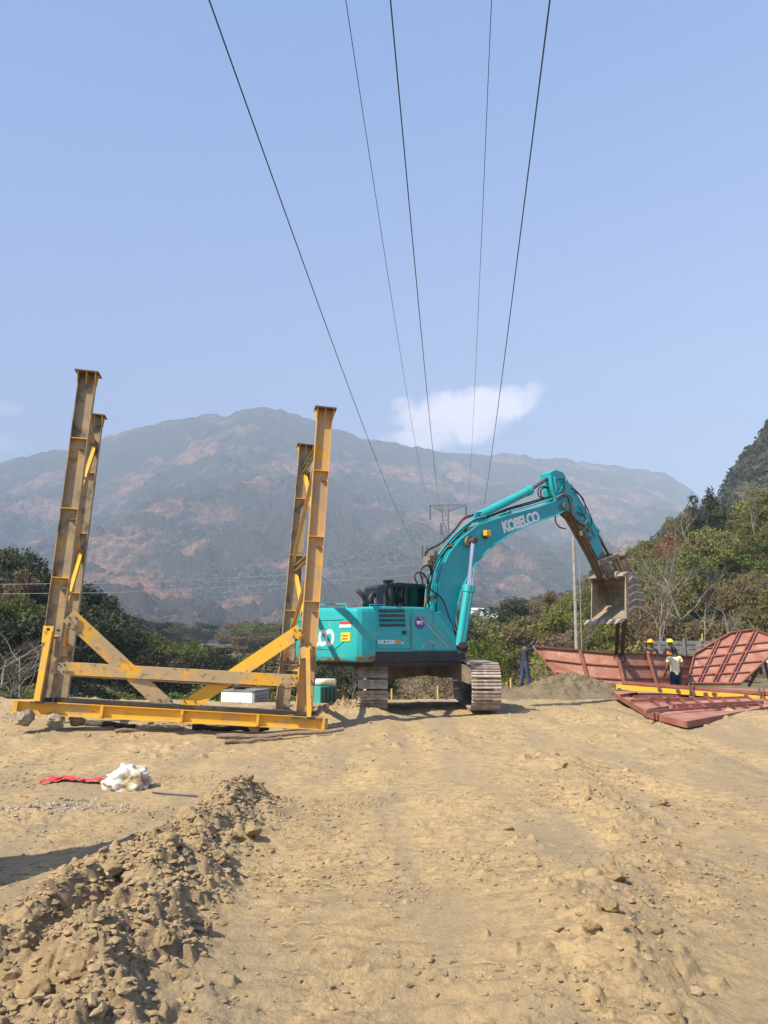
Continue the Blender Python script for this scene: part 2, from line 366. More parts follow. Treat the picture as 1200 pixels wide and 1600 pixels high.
class HMap:
    def __init__(s, x0, x1, y0, y1, res):
        s.x0, s.y0, s.res = x0, y0, res; s.nx = int((x1-x0)/res); s.ny = int((y1-y0)/res)
        s.X, s.Y = np.meshgrid(x0+np.arange(s.nx)*res, y0+np.arange(s.ny)*res); s.h = np.zeros_like(s.X)
    def stamp(s, cx, cy, r, h, e, ang, k):
        m = int(r*1.3/s.res)+1; ix = int((cx-s.x0)/s.res); iy = int((cy-s.y0)/s.res)
        a0, a1, b0, b1 = max(ix-m,0), min(ix+m,s.nx), max(iy-m,0), min(iy+m,s.ny)
        if a1 <= a0 or b1 <= b0: return
        X = s.X[b0:b1,a0:a1]-cx; Y = s.Y[b0:b1,a0:a1]-cy; c, q = math.cos(ang), math.sin(ang)
        U = (X*c+Y*q)/r; V = (-X*q+Y*c)/(r*e)
        rr = np.zeros_like(U)
        for j in range(6):
            a = k + j*1.047 + .5*math.sin(k*7.3+j*2.9); rr = np.maximum(rr, (U*math.cos(a)+V*math.sin(a))/(.72+.2*math.sin(k*3.1+j*5.7)))
        cap = np.clip((1-rr)*2.6, 0, 1)**.8*h*np.clip(1+.38*U*math.cos(k)+.34*V*math.sin(k), .4, 1.5)
        s.h[b0:b1,a0:a1] = np.maximum(s.h[b0:b1,a0:a1], cap) + .15*np.minimum(s.h[b0:b1,a0:a1], cap)
    def sample(s, x, y):
        fx = np.clip((x-s.x0)/s.res, 0, s.nx-2.001); fy = np.clip((y-s.y0)/s.res, 0, s.ny-2.001)
        ix = fx.astype(int); iy = fy.astype(int); fx -= ix; fy -= iy; h = s.h
        return (h[iy,ix]*(1-fx)+h[iy,ix+1]*fx)*(1-fy) + (h[iy+1,ix]*(1-fx)+h[iy+1,ix+1]*fx)*fy
m1 = HMap(-5, 5.4, 2.3, 10.2, .012); m2 = HMap(-15, 15, 9.4, 27, .035)
def scatter(n, x0, x1, y0, y1, dens):
    out = []
    while len(out) < n:
        X = RS.uniform(x0, x1, 4000); Y = RS.uniform(y0, y1, 4000); d = dens(X, Y); k = RS.uniform(0, 1, 4000) < d
        out += list(zip(X[k], Y[k]))
    return out[:n]
def dens_berm(x, y):
    b = berm_mask(x, y); return np.clip(np.maximum(b[0], b[1])*1.0 + b[2]*.9 + b[3]*.5, 0, 1)**1.2
def dens_patch(x, y): return np.clip(.12+.9*fbm(x*.8, y*.8, 3, 71), .02, 1)
for (x, y) in scatter(4200, -4.6, 4.6, 2.4, 8.6, dens_berm):
    r = .007 + .060*RS.rand()**5; m1.stamp(x, y, r, r*RS.uniform(.4,.9), RS.uniform(.55,1), RS.uniform(0,6.3), RS.uniform(0,6.3))
for (x, y) in scatter(2600, -5, 5.4, 2.4, 10.2, dens_patch):
    r = .008 + .035*RS.rand()**4; m1.stamp(x, y, r, r*RS.uniform(.3,.7), RS.uniform(.5,1), RS.uniform(0,6.3), RS.uniform(0,6.3))
for (x, y) in scatter(2200, -14, 14, 9.8, 26, dens_patch):
    r = .03 + .09*RS.rand()**5; m2.stamp(x, y, r, r*RS.uniform(.25,.6), RS.uniform(.5,1), RS.uniform(0,6.3), RS.uniform(0,6.3))
def Hnear(x, y, detail=True):
    z = Ht(x, y); b1, b2, b3, b4 = berm_mask(x, y)
    big = np.maximum(b1, b2) + .25*np.minimum(b1, b2)
    bl_ = 0; a_ = 1.; f_ = 1.9
    for i_ in range(4): bl_ = bl_ + a_*(np.abs(pn(x*f_, y*f_, 61+i_))*1.7-.35); a_ *= .40; f_ *= 2.1
    cr = np.clip(.5 + .75*bl_ + .35*fbm(x*1.3, y*1.3, 2, 67), -.1, 1.4)
    z = z + .235*big*(.5+.72*cr) + .07*b3*(.4+.9*cr)/.42*.9 + .10*b4/.22*.5
    hol = gauss(x, y, *G(135,1470).xy, .13, .2)*.22 + gauss(x, y, *G(300,1345).xy, .12, .13)*.16 + gauss(x, y, *G(905,1215).xy, .3, .12)*.07
    z = z - hol
    d, _ = seg_dist(x, y, FUR)
    # small heaps further out
    for (u, v, sx, sy, h) in ((230,1175,.9,.35,.10), (880,1200,.4,.3,.10), (560,1135,.8,.35,.16), (1010,1265,.45,.35,.10), (40,1170,.5,.3,.09), (330,1160,.5,.2,.06), (1120,1300,.3,.25,.06), (870,1085,1.2,.5,.05),(85,1275,.55,.22,.04),(700,1180,1.0,.25,.03)):
        p = G(u, v); q = gauss(x, y, p.x, p.y, sx, sy); z = z + h*q*(.4+.7*rid(x*2.6, y*2.6, 3, 66)/1.7)
    if detail:
        fade = ss(26, 8, y) if False else 1.0
        rough = .35 + .65*np.clip(np.maximum(np.maximum(b1, b2), b3*1.6), 0, 1)
        patch = np.clip(.5+1.1*fbm(x*.55, y*.55, 3, 77), .08, 1.5)
        z = z + .020*fbm(x*3.1, y*3.6, 4, 81)*patch + .020*patch*rough*fbm(x*11, y*17, 5, 91, gain=.62)
        # crawler prints: short ridges across the driving lanes
        lane = np.exp(-((x-(.15+.02*y))/.75)**2)*.9 + np.exp(-((x-(2.5+.05*y))/.7)**2)*.6 + .25
        br = np.clip(.5+1.6*pn(x*1.1, y*.9, 95), 0, 1)*lane
        per = (y + .06*fbm(x*1.3, y*1.3, 2, 97))*2*math.pi/.19
        z = z - .035*(np.exp(-((x-(.1+.02*y))/.30)**2) + np.exp(-((x-(2.35+.06*y))/.30)**2))*ss(2, 4, y)*np.clip(.6+pn(x*.4, y*.25, 98), 0, 1)
        z = z + .021*br*np.clip(np.sin(per)+.5*pn(x*9, y*9, 99), -.3, 1.2)*ss(20, 12, y)
        z = z + np.where(y < 9.8, m1.sample(x, y), m2.sample(x, y))
    return z
ny, ncx = 980, 860
ys = 2.35*(27.5/2.35)**np.linspace(0, 1, ny); ssx = np.linspace(-.72, .72, ncx)
Yg, Sg = np.meshgrid(ys, ssx, indexing='ij'); Xg = Sg*(Yg+.7)
Zg = Hnear(Xg, Yg)
bb = berm_mask(Xg, Yg)
damp = np.clip(np.maximum(np.maximum(bb[0], bb[1])*1.05, bb[2]*1.2) + .22*fbm(Xg*1.2, Yg*1.2, 4, 111), 0, 1)
edge_f = ss(.66, .72, np.abs(Sg))
Zg = Zg - .25*edge_f

def ground_mat():
    m = bpy.data.materials.new('sandy_soil'); m.use_nodes = True; t = m.node_tree; b = t.nodes['Principled BSDF']; n_ = t.nodes.new; l_ = t.links.new
    b.inputs['Roughness'].default_value = .97; b.inputs['Specular IOR Level'].default_value = .15
    tcn = n_('ShaderNodeTexCoord'); g = n_('ShaderNodeNewGeometry')
    def nz_(sc_, d=6, r=.6, vec=None):
        q = n_('ShaderNodeTexNoise'); q.inputs['Scale'].default_value = sc_; q.inputs['Detail'].default_value = d; q.inputs['Roughness'].default_value = r; l_(vec or g.outputs['Position'], q.inputs['Vector']); return q.outputs[0]
    def mr(x, a, c, o0=0, o1=1):
        q = n_('ShaderNodeMapRange'); q.inputs[1].default_value = a; q.inputs[2].default_value = c; q.inputs[3].default_value = o0; q.inputs[4].default_value = o1; l_(x, q.inputs[0]); return q.outputs[0]
    def mx(f, a, c):
        q = n_('ShaderNodeMix'); q.data_type = 'RGBA'; l_(f, q.inputs['Factor'])
        for i, s_ in ((6, a), (7, c)):
            if isinstance(s_, tuple): q.inputs[i].default_value = (*s_, 1)
            else: l_(s_, q.inputs[i])
        return q.outputs[2]
    mpl = n_('ShaderNodeMapping'); mpl.inputs['Scale'].default_value = (1.5,.22,1); mpl.inputs['Rotation'].default_value = (0,0,.06); l_(g.outputs['Position'], mpl.inputs[0]); lanev = mpl.outputs[0]
    dry = mx(mr(nz_(.9), .38, .62), (.49,.35,.175), (.40,.295,.16))
    dry = mx(mr(nz_(9, 9, .78), .48, .66), dry, (.25,.175,.10))
    dry = mx(mr(nz_(28, 8, .8), .54, .66), dry, (.22,.155,.09))
    dry = mx(mr(nz_(45, 4, .7), .60, .72), dry, (.58,.44,.25))
    dry = mx(mr(nz_(1.0, 6, .6, vec=lanev), .46, .60), dry, (.33,.25,.15))
    dry = mx(mr(nz_(2.6, 9, .75), .54, .64), dry, (.29,.215,.13))
    wet = mx(mr(nz_(5, 8, .65), .4, .6), (.27,.195,.11), (.37,.27,.155))
    at = n_('ShaderNodeAttribute'); at.attribute_name = 'damp'
    l_(mx(mr(at.outputs['Fac'], .25, .8), dry, wet), b.inputs['Base Color'])
    hb = n_('ShaderNodeMath'); hb.operation = 'ADD'; l_(nz_(38, 8, .7), hb.inputs[0]); l_(mr(nz_(160, 4, .6), 0, 1, 0, .35), hb.inputs[1])
    bp = n_('ShaderNodeBump'); bp.inputs['Strength'].default_value = 1; bp.inputs['Distance'].default_value = .02; l_(hb.outputs[0], bp.inputs['Height']); l_(bp.outputs[0], b.inputs['Normal'])
    return m
M['ground'] = ground_mat()
tag(grid_mesh('ground', Xg, Yg, Zg, M['ground'], attrs={'damp': damp}), kind='structure')

# wider land round it, out to the foot of the mountain
na, nr_ = 900, 260
ang = np.linspace(0, 2*math.pi, na, endpoint=False) ; ang = ang - .0
# concentrate directions ahead
th = ang + .55*np.sin(2*0)*0
rad = 1.0*(950/1.0)**np.linspace(0, 1, nr_)
Rg, Ag = np.meshgrid(rad, th, indexing='ij'); Xt = Rg*np.sin(Ag); Yt = Rg*np.cos(Ag)
Zt = Ht(Xt, Yt)
inn = (Yt < 27.5) & (Yt > 2.0) & (np.abs(Xt) < .72*(Yt+.7))
Zt = Zt + .35*fbm(Xt*.4, Yt*.4, 4, 121)*ss(26, 60, np.hypot(Xt, Yt)) - .22*(1-ss(24, 28, Yt))*(np.abs(Xt) < .74*(np.abs(Yt)+1)) - .12*(Yt < 24)
def land_mat():
    m = mat('scrubby_hillside', (.19,.145,.085), (.10,.105,.045), .12, .42, .58, .95, col3=(.23,.165,.10), scale3=.35, lo3=.52, hi3=.62, bump=.25, bscale=1.4, spec=.1, detail=9)
    return m
M['land'] = land_mat()
tag(grid_mesh('terrain', Xt, Yt, Zt, M['land'], wrap=True), kind='structure')

# ------------------------------------------------------------------ the mountain and the wooded cliff
def elev(v): return math.tan(PITCH + math.atan((800-v)/1200))
def sval(u, v): d = ray(u, v); return d.x/d.y
RIDGE = [(-700,800),(-300,760),(0,724),(60,708),(110,701),(165,683),(230,665),(300,651),(325,647),(350,650),(385,638),(410,636),(440,640),(470,650),(520,668),(560,682),(600,690),(650,699),(700,707),(760,712),(800,708),(850,718),(880,716),(930,725),(990,732),(1040,740),(1070,757),(1100,785),(1140,825),(1200,870),(1400,940),(1900,960)]
rs_ = [sval(*p) for p in RIDGE]; re_ = [elev(p[1]) for p in RIDGE]
nS, nF = 900, 330
sS = np.linspace(-1.15, 1.15, nS); fF = np.concatenate([np.linspace(0, 1, 280), 1+np.linspace(.01, .5, 50)])
Fg, Sg2 = np.meshgrid(fF, sS, indexing='ij')
ridgeY = 4300 + 900*ss(-.05, .35, Sg2) + 300*fbm(Sg2*3, Sg2*0+.3, 2, 131)
Ym = 700 + (ridgeY-700)*np.minimum(Fg, 1) + np.maximum(Fg-1, 0)*2600
Xm = Sg2*Ym
er = np.interp(Sg2, rs_, re_) + .0022*fbm(Sg2*60, Sg2*0+.7, 4, 133)
f1 = np.minimum(Fg, 1)
e = -.012 + (er+.012)*(f1**.86)
amp = np.sin(np.pi*np.clip(f1,0,1))**.8
# spurs and gullies running down the face
wx = Xm/1000 + .35*fbm(Xm/900, Ym/900, 3, 141)
sp = rid(wx*1.5, Ym/1000*.45, 5, 143, gain=.44)/1.75 - .55
Zm = Ym*e + amp*(190*sp + 36*fbm(Xm/260, Ym/260, 5, 151, gain=.6)) + 14*fbm(Xm/60, Ym/60, 4, 155, gain=.6)*ss(0,.1,f1)*(.4+.6*ss(1,.9,f1))
Zm = Zm + EYE - np.maximum(Fg-1, 0)*1500
Zm = np.where(f1 < .999, np.minimum(Zm, Ym*er*.995 + 0*Zm), Zm)
def mountain_mat():
    m = bpy.data.materials.new('mountain_forest_and_bare_earth'); m.use_nodes = True; t = m.node_tree; b = t.nodes['Principled BSDF']; n_ = t.nodes.new; l_ = t.links.new
    b.inputs['Roughness'].default_value = 1; b.inputs['Specular IOR Level'].default_value = .05
    g = n_('ShaderNodeNewGeometry')
    def nz_(sc_, d=8, r=.6, st=None, off=0):
        mp = n_('ShaderNodeMapping'); mp.inputs['Scale'].default_value = st or (1,1,1); mp.inputs['Location'].default_value = (off,off,off); l_(g.outputs['Position'], mp.inputs[0])
        q = n_('ShaderNodeTexNoise'); q.inputs['Scale'].default_value = sc_; q.inputs['Detail'].default_value = d; q.inputs['Roughness'].default_value = r; l_(mp.outputs[0], q.inputs['Vector']); return q.outputs[0]
    def mr(x, a, c, o0=0, o1=1):
        q = n_('ShaderNodeMapRange'); q.inputs[1].default_value = a; q.inputs[2].default_value = c; q.inputs[3].default_value = o0; q.inputs[4].default_value = o1; l_(x, q.inputs[0]); return q.outputs[0]
    def mx(f, a, c):
        q = n_('ShaderNodeMix'); q.data_type = 'RGBA'; l_(f, q.inputs['Factor'])
        for i, s_ in ((6, a), (7, c)):
            if isinstance(s_, tuple): q.inputs[i].default_value = (*s_, 1)
            else: l_(s_, q.inputs[i])
        return q.outputs[2]
    forest = mx(mr(nz_(.012, 10, .7), .4, .6), (.04,.058,.042), (.13,.10,.08))
    forest = mx(mr(nz_(.075, 4, .85), .52, .60), forest, (.24,.22,.17))
    forest = mx(mr(nz_(.065, 4, .85, off=77), .53, .60), forest, (.008,.014,.012))
    forest = mx(mr(nz_(.0022, 6, .6, off=900), .42, .6), forest, (.10,.085,.06))
    bare = mx(mr(nz_(.02, 8, .7), .4, .65), (.62,.32,.21), (.30,.20,.14))
    patch = n_('ShaderNodeMath'); patch.operation = 'MULTIPLY'
    l_(mr(nz_(.0021, 9, .68, (1,1,1.3), 300), .51, .58), patch.inputs[0]); l_(mr(nz_(.03, 6, .75), .40, .56, .25, 1), patch.inputs[1])
    l_(mx(patch.outputs[0], forest, bare), b.inputs['Base Color'])
    ad = n_('ShaderNodeMath'); ad.operation = 'ADD'; l_(nz_(.035, 6, .75), ad.inputs[0]); l_(nz_(.10, 3, .7), ad.inputs[1])
    bp = n_('ShaderNodeBump'); bp.inputs['Strength'].default_value = 1; bp.inputs['Distance'].default_value = 26; l_(ad.outputs[0], bp.inputs['Height']); l_(bp.outputs[0], b.inputs['Normal'])
    return m
M['mountain'] = mountain_mat()
mo = grid_mesh('mountain', Xm, Ym, Zm, M['mountain']); tag(mo, kind='structure')

CL = [(960,905),(1010,850),(1045,812),(1090,790),(1118,775),(1130,752),(1140,728),(1155,712),(1170,694),(1185,676),(1200,655),(1230,625),(1300,560),(1500,470)]
cs = [sval(*p) for p in CL]; ce = [elev(p[1]+6) for p in CL]
Sc = np.linspace(cs[0], cs[-1], 260); Fc = np.linspace(0, 1.4, 120); Fc2, Sc2 = np.meshgrid(Fc, Sc, indexing='ij')
Yc = 250 + 170*Fc2; Xc = Sc2*Yc; ec = np.interp(Sc2, cs, ce)
Zc = Yc*(.06 + (ec-.06)*np.minimum(Fc2,1)**.8)*np.where(Fc2>1, 1-(Fc2-1)*1.2, 1) + EYE + 5*fbm(Xc/18, Yc/18, 5, 161, gain=.6)*np.sin(np.pi*np.clip(Fc2,0,1))
M['cliff'] = mat('wooded_cliff_slope', (.05,.055,.03), (.14,.11,.075), .05, .42, .6, 1, col3=(.03,.036,.02), scale3=.3, lo3=.45, hi3=.6, bump=1.6, bscale=.5, spec=.05, detail=9)
tag(grid_mesh('cliff', Xc, Yc, Zc, M['cliff']), kind='structure')

# haze
hz = MB(); hz.box(-7600, 7600, -400, 8200, -60, 1480)
hm = bpy.data.materials.new('valley_haze'); hm.use_nodes = True; ht = hm.node_tree; ht.nodes.clear()
ho = ht.nodes.new('ShaderNodeOutputMaterial'); pv = ht.nodes.new('ShaderNodeVolumePrincipled')
pv.inputs['Color'].default_value = (.66,.815,1.0,1); pv.inputs['Density'].default_value = .00025; pv.inputs['Anisotropy'].default_value = -0.2
ht.links.new(pv.outputs[0], ho.inputs['Volume'])
hzo = hz.build('haze', hm, fixn=True); tag(hzo, kind='stuff')

# ------------------------------------------------------------------ vegetation
def link_mesh(name, me, m, parent=None):
    if not me.materials: me.materials.append(m)
    o = bpy.data.objects.new(name, me); C.objects.link(o)
    if parent: o.parent = parent
    return o
def crown_mesh(name, seed, R0, H0, z0, nclump, nleaf, leaf, m, shape='round', sparse=0):
    r = np.random.RandomState(seed); cl = []
    while len(cl) < nclump:
        p = r.uniform(-1, 1, 3); q = np.linalg.norm(p)
        if q > 1 or q < .25: continue
        if shape == 'cone' and abs(p[0])+abs(p[1]) > 1.1*(1-p[2])*.8: continue
        cl.append((p*[R0*(1-.12*r.rand()), R0, H0/2], r.uniform(.20, .36)*R0))
    cs_ = []; 
    for (p, cr) in cl:
        k = int(nleaf/nclump); d = r.normal(size=(k, 3)); d /= np.linalg.norm(d, axis=1)[:, None]
        rr = cr*r.uniform(.35, 1, k)**.5*r.uniform(.6,1.25,k)
        cs_.append(p + d*rr[:, None]*[1, 1, .75] + [0, 0, z0+H0/2])
    c = np.concatenate(cs_); n = len(c)
    nrm = r.normal(size=(n, 3)) + [0, 0, .5]; nrm /= np.linalg.norm(nrm, axis=1)[:, None]
    t = np.cross(nrm, r.normal(size=(n, 3))); t /= np.linalg.norm(t, axis=1)[:, None]; bt = np.cross(nrm, t)
    sz = leaf*r.uniform(.5, 1.3, n)[:, None]
    v = np.stack([c - t*sz, c + bt*sz*.45 - t*sz*.1, c + t*sz, c - bt*sz*.5], 1).reshape(-1, 3).astype(np.float32)
    me = bpy.data.meshes.new(name); me.vertices.add(len(v)); me.vertices.foreach_set('co', v.ravel())
    me.loops.add(len(v)); me.loops.foreach_set('vertex_index', np.arange(len(v), dtype=np.int32))
    me.polygons.add(n); me.polygons.foreach_set('loop_start', (np.arange(n)*4).astype(np.int32)); me.polygons.foreach_set('loop_total', np.full(n, 4, np.int32))
    me.update(calc_edges=True); me.materials.append(m); return me
def trunk_mesh(name, seed, H, r0, spread, m, nb=6, z_end=.8):
    rr = random.Random(seed); b = MB(); pts = [Vector((0,0,-.4))]; x = y = 0
    for i in range(1, 6):
        x += rr.uniform(-.04,.04)*H; y += rr.uniform(-.04,.04)*H; pts.append(Vector((x, y, H*z_end*i/5)))
    b.tube(pts, [r0*1.25, r0, r0*.8, r0*.62, r0*.42, r0*.15], 6)
    for k in range(nb):
        i = rr.randint(1, 4); p = pts[i]; a = rr.uniform(0, 6.28); L = spread*rr.uniform(.5, .95)
        q = p + Vector((math.cos(a)*L*.5, math.sin(a)*L*.5, L*.45)); e2 = q + Vector((math.cos(a+.3)*L*.45, math.sin(a+.3)*L*.45, L*.35))
        b.tube([p, q, e2], [r0*.45, r0*.28, r0*.06], 4)
    o = b.build(name, m); me = o.data; bpy.data.objects.remove(o); return me
def bare_mesh(name, seed, H, r0, m, lean=0.0, fork=.3, depth=4, up=.55, n0=9, spread=.5):
    rr = random.Random(seed); b = MB()
    def grow(p, d, L, r, lev):
        k = 4 if lev < 2 else 3; pts = [p]; q = p.copy(); dd = d.copy()
        for i in range(k):
            dd = (dd + Vector((rr.gauss(0,.13), rr.gauss(0,.13), rr.gauss(.05,.08)))).normalized(); q = q + dd*L/k; pts.append(q.copy())
        rad_ = [r*(1-.62*i/k) for i in range(k+1)]
        b.tube(pts, rad_, 5 if lev < 2 else 3, cap=False)
        if lev >= depth: return
        n = n0 if lev == 0 else rr.randint(3, 5)
        for j in range(n):
            f = rr.uniform(fork if lev == 0 else .25, 1); i = min(int(f*k), k-1); pp = pts[i].lerp(pts[i+1], f*k-i)
            a = rr.uniform(0, 6.283); side = Vector((math.cos(a), math.sin(a), 0)); nd = (dd*up + side*spread + Vector((0,0,.25))).normalized()
            grow(pp, nd, L*rr.uniform(.38,.62)*(1.15-f*.35), rad_[i]*.55, lev+1)
    grow(Vector((0,0,-.4)), Vector((lean,0,1)).normalized(), H*.8, r0, 0)
    o = b.build(name, m, fixn=False); me = o.data; bpy.data.objects.remove(o); return me
CR = {}
for k_, mk in (('olive','leaf_olive'), ('green','leaf_green'), ('dark','leaf_dark'), ('brown','leaf_brown')):
    CR[k_] = [crown_mesh('crown_'+k_, 10+i+hash(len(k_))%7, 1.0, 1.5, .35, 34, 4200, .052, M[mk]) for i in range(4)]
CR['red'] = [crown_mesh('crown_red', 77, 1.0, 1.4, .6, 20, 2400, .05, M['leaf_red'])]
TR = [trunk_mesh('trunk', 30+i, 1.7, .045, .8, M['bark_dark'], 9) for i in range(3)]
BR = [bare_mesh('bare', 50+i, 1.0, (.013,.017,.016,.012)[i], M['bark'], depth=4, n0=(11,7,7,8)[i], spread=(.5,.75,.7,.6)[i], up=(.6,.45,.5,.55)[i], fork=(.5,.3,.25,.4)[i]) for i in range(4)]
TW = [bare_mesh('twigs', 60+i, .45, .010, M['twig'], depth=3, fork=.05, n0=14, spread=.9, up=.5) for i in range(3)]
def leafy(name, x, y, wd, ht, kind, label, group, cat='tree', i=None, z=None):
    i = RS.randint(0, 100) if i is None else i
    e_ = empty(name, (x, y, Hz(x, y) if z is None else z), RS.uniform(0, 6.28), label, cat, group)
    e_.scale = (wd/2, wd/2*RS.uniform(.85,1.1), ht/1.85)
    c_ = CR[kind][i % len(CR[kind])]; link_mesh('crown', c_, None, e_); link_mesh('trunk', TR[i % 3], None, e_); return e_
def bare(name, x, y, h, label, group, i=0, wd=1.0, z=None, cat='bare tree', rz=None):
    e_ = empty(name, (x, y, Hz(x, y) if z is None else z), RS.uniform(0,6.28) if rz is None else rz, label, cat, group); e_.scale = (h*wd, h*wd, h)
    link_mesh('branches', BR[i % 4], None, e_); return e_
# right hillside cover
def fill(n, s0, s1, y0, y1, kinds, wr, hr, names, group, label, ok=None, cat='tree'):
    k = 0
    while k < n:
        y = y0 + (y1-y0)*RS.rand()**1.1; s = RS.uniform(s0, s1); x = s*y
        if ok and not ok(x, y, s): continue
        kd = kinds[RS.randint(len(kinds))]; wd = RS.uniform(*wr); h = RS.uniform(*hr)
        leafy(names, x, y, wd, h, kd, label[kd], group, cat=cat); k += 1
HL = {'olive': 'olive green leafy tree in the scrub of the right hillside', 'green': 'fresh green leafy tree in the scrub of the right hillside', 'brown': 'dry brown leafed tree in the scrub of the right hillside', 'dark': 'dark evergreen tree in the scrub of the right hillside'}
clear_r = lambda x, y, s: y > 52 + max(0, (0.30-s))*60
fill(120, .15, .60, 50, 118, ['olive','olive','brown','olive','green','brown','olive','dark','olive'], (3.6, 7), (2.8, 5.8), 'hillside_tree', 'trees covering the right hillside', HL, clear_r)
LL = {'dark': 'dark leafed tree massed on the left hillside', 'green': 'green leafed tree massed on the left hillside', 'brown': 'brown leafed tree massed on the left hillside', 'olive': 'olive leafed tree massed on the left hillside'}
fill(42, -.66, -.365, 50, 92, ['dark','dark','dark','green','dark','dark','brown'], (4.5, 8), (4, 6.5), 'hillside_tree', 'trees covering the left hillside', LL)
VL = {'dark': 'dark tree of the valley belt behind the steel frame', 'green': 'green tree of the valley belt behind the steel frame', 'brown': 'brown tree of the valley belt behind the steel frame', 'olive': 'olive tree of the valley belt behind the steel frame'}
fill(46, -.40, -.02, 62, 120, ['dark','green','dark','dark','olive','dark','brown'], (4.5, 8), (3.2, 5.2), 'valley_tree', 'trees of the valley belt', VL)
FL_ = {'dark': 'dark tree of the distant belt behind the excavator', 'green': 'green tree of the distant belt behind the excavator', 'brown': 'brown tree of the distant belt behind the excavator', 'olive': 'olive tree of the distant belt behind the excavator'}
fill(60, -.05, .26, 110, 380, ['dark','green','brown','dark','olive'], (8, 15), (5, 9), 'distant_tree', 'trees of the distant belt', FL_)
fill(50, -.5, .1, 220, 480, ['dark','green','brown','dark'], (10, 20), (6, 11), 'distant_tree', 'trees far down the valley', {k: 'tree far down the valley below the mountain' for k in CR})
for i in range(46):
    y_ = RS.uniform(52, 112); s_ = RS.uniform(.19, .56); bare('bare_tree', s_*y_, y_, RS.uniform(4, 7.5), 'leafless thin tree among the scrub of the right hillside', 'leafless trees on the right hillside', i, 1.0, cat='tree')
for i in range(12):
    y_ = RS.uniform(48, 80); s_ = RS.uniform(-.56, -.38); bare('bare_tree', s_*y_, y_, RS.uniform(4, 7), 'leafless thin tree among the scrub of the left hillside', 'leafless trees on the left hillside', i, 1.0, cat='tree')
# bushes just behind the level ground
SL = {'dark': 'dark green bush at the edge of the cleared ground', 'green': 'fresh green bush at the edge of the cleared ground', 'brown': 'dry brown bush at the edge of the cleared ground', 'olive': 'olive green bush at the edge of the cleared ground'}
for (u, D, wd, h, kd) in ((110,31,3.2,2.9,'olive'),(150,33,3.4,2.6,'green'),(195,30,3.0,2.5,'olive'),(235,32,3.2,2.7,'green'),(275,30,2.8,2.3,'olive'),(310,34,3.2,2.8,'green'),(350,38,3.4,3.2,'dark'),(400,36,3.2,3.0,'olive'),(430,34,2.6,2.9,'green'),(20,32,3.4,3.0,'dark'),(55,40,3.6,3.0,'olive'),(-30,33,3.6,3.0,'olive'),(365,30,2.4,2.2,'brown'),(520,40,3,3.0,'brown'),(575,38,2.8,2.8,'brown'),(615,36,2.6,2.5,'brown'),(650,38,2.6,2.6,'olive'),(700,36,2.6,2.5,'brown'),(735,34,2.6,2.6,'brown'),(540,48,4,4.2,'dark'),(790,36,2.6,1.8,'brown')):
    p = P(u, 1000, D); leafy('bush', p.x, D, wd, h, kd, SL[kd], 'bushes at the edge of the cleared ground', cat='bush')
p = P(757, 1000, 33); leafy('young_tree', p.x, 33, 1.9, 2.7, 'green', 'lone bushy green young tree just behind the right crawler track', None, z=-.9)
# dry brush skirt
def dry(u, D, h, lab='tangle of dry leafless brush on the slope foot behind the red panels', z=None, grp='tangles of dry brush'):
    p = P(u, 1000, D); e_ = empty('dry_brush', (p.x, D, Hz(p.x, D) if z is None else z), RS.uniform(0,6.28), lab, 'brush', grp); s_ = h/.45*.8; e_.scale = (s_*1.5, s_*1.5, s_)
    link_mesh('twigs', TW[RS.randint(3)], None, e_)
for i in range(46): dry(RS.uniform(780, 1230), RS.uniform(37, 60), RS.uniform(1.0, 2.4))
for i in range(30): dry(RS.uniform(-40, 200), RS.uniform(36, 60), RS.uniform(1.6, 3.2), 'tangle of dry leafless brush at the foot of the left hillside')
for i in range(20): dry(RS.uniform(480, 760), RS.uniform(28, 44), RS.uniform(1.0, 2.0), 'tangle of dry leafless brush behind the excavator tracks')
# hill scrub: loose low greenery nobody could count
def undergrowth(name, n, s0, s1, y0, y1, m, sz, seed, hmax):
    r = np.random.RandomState(seed); y = r.uniform(y0, y1, n); s = r.uniform(s0, s1, n); x = s*y; z = Ht(x, y) + r.uniform(0, 1, n)**2*hmax*(.4+.6*np.clip(.5+pn(x*.3, y*.3, 5)*1.5, 0, 1))
    c = np.stack([x, y, z], 1); nrm = r.normal(size=(n, 3)) + [0,0,.3]; nrm /= np.linalg.norm(nrm, axis=1)[:, None]
    t = np.cross(nrm, r.normal(size=(n, 3))); t /= np.linalg.norm(t, axis=1)[:, None]; bt = np.cross(nrm, t); q = (sz*r.uniform(.5,1.4,n)*np.sqrt(y/50))[:, None]
    v = np.stack([c-t*q, c+bt*q*.5, c+t*q, c-bt*q*.5], 1).reshape(-1, 3).astype(np.float32)
    me = bpy.data.meshes.new(name); me.vertices.add(len(v)); me.vertices.foreach_set('co', v.ravel()); me.loops.add(len(v)); me.loops.foreach_set('vertex_index', np.arange(len(v), dtype=np.int32))
    me.polygons.add(n); me.polygons.foreach_set('loop_start', (np.arange(n)*4).astype(np.int32)); me.polygons.foreach_set('loop_total', np.full(n, 4, np.int32)); me.update(calc_edges=True); me.materials.append(m)
    o = bpy.data.objects.new(name, me); C.objects.link(o); return o
tag(undergrowth('undergrowth', 60000, .12, .62, 40, 120, M['leaf_olive'], .16, 1, 1.3), 'low olive undergrowth covering the right hillside', 'undergrowth', kind='stuff')
tag(undergrowth('dry_grass', 45000, .06, .62, 34, 110, M['leaf_brown'], .13, 2, .8), 'dry brown grass on the right hillside', 'grass', kind='stuff')
tag(undergrowth('undergrowth', 40000, -.66, .1, 27, 120, M['leaf_brown'], .14, 3, 1.0), 'dry brown undergrowth on the valley side behind the frame', 'undergrowth', kind='stuff')
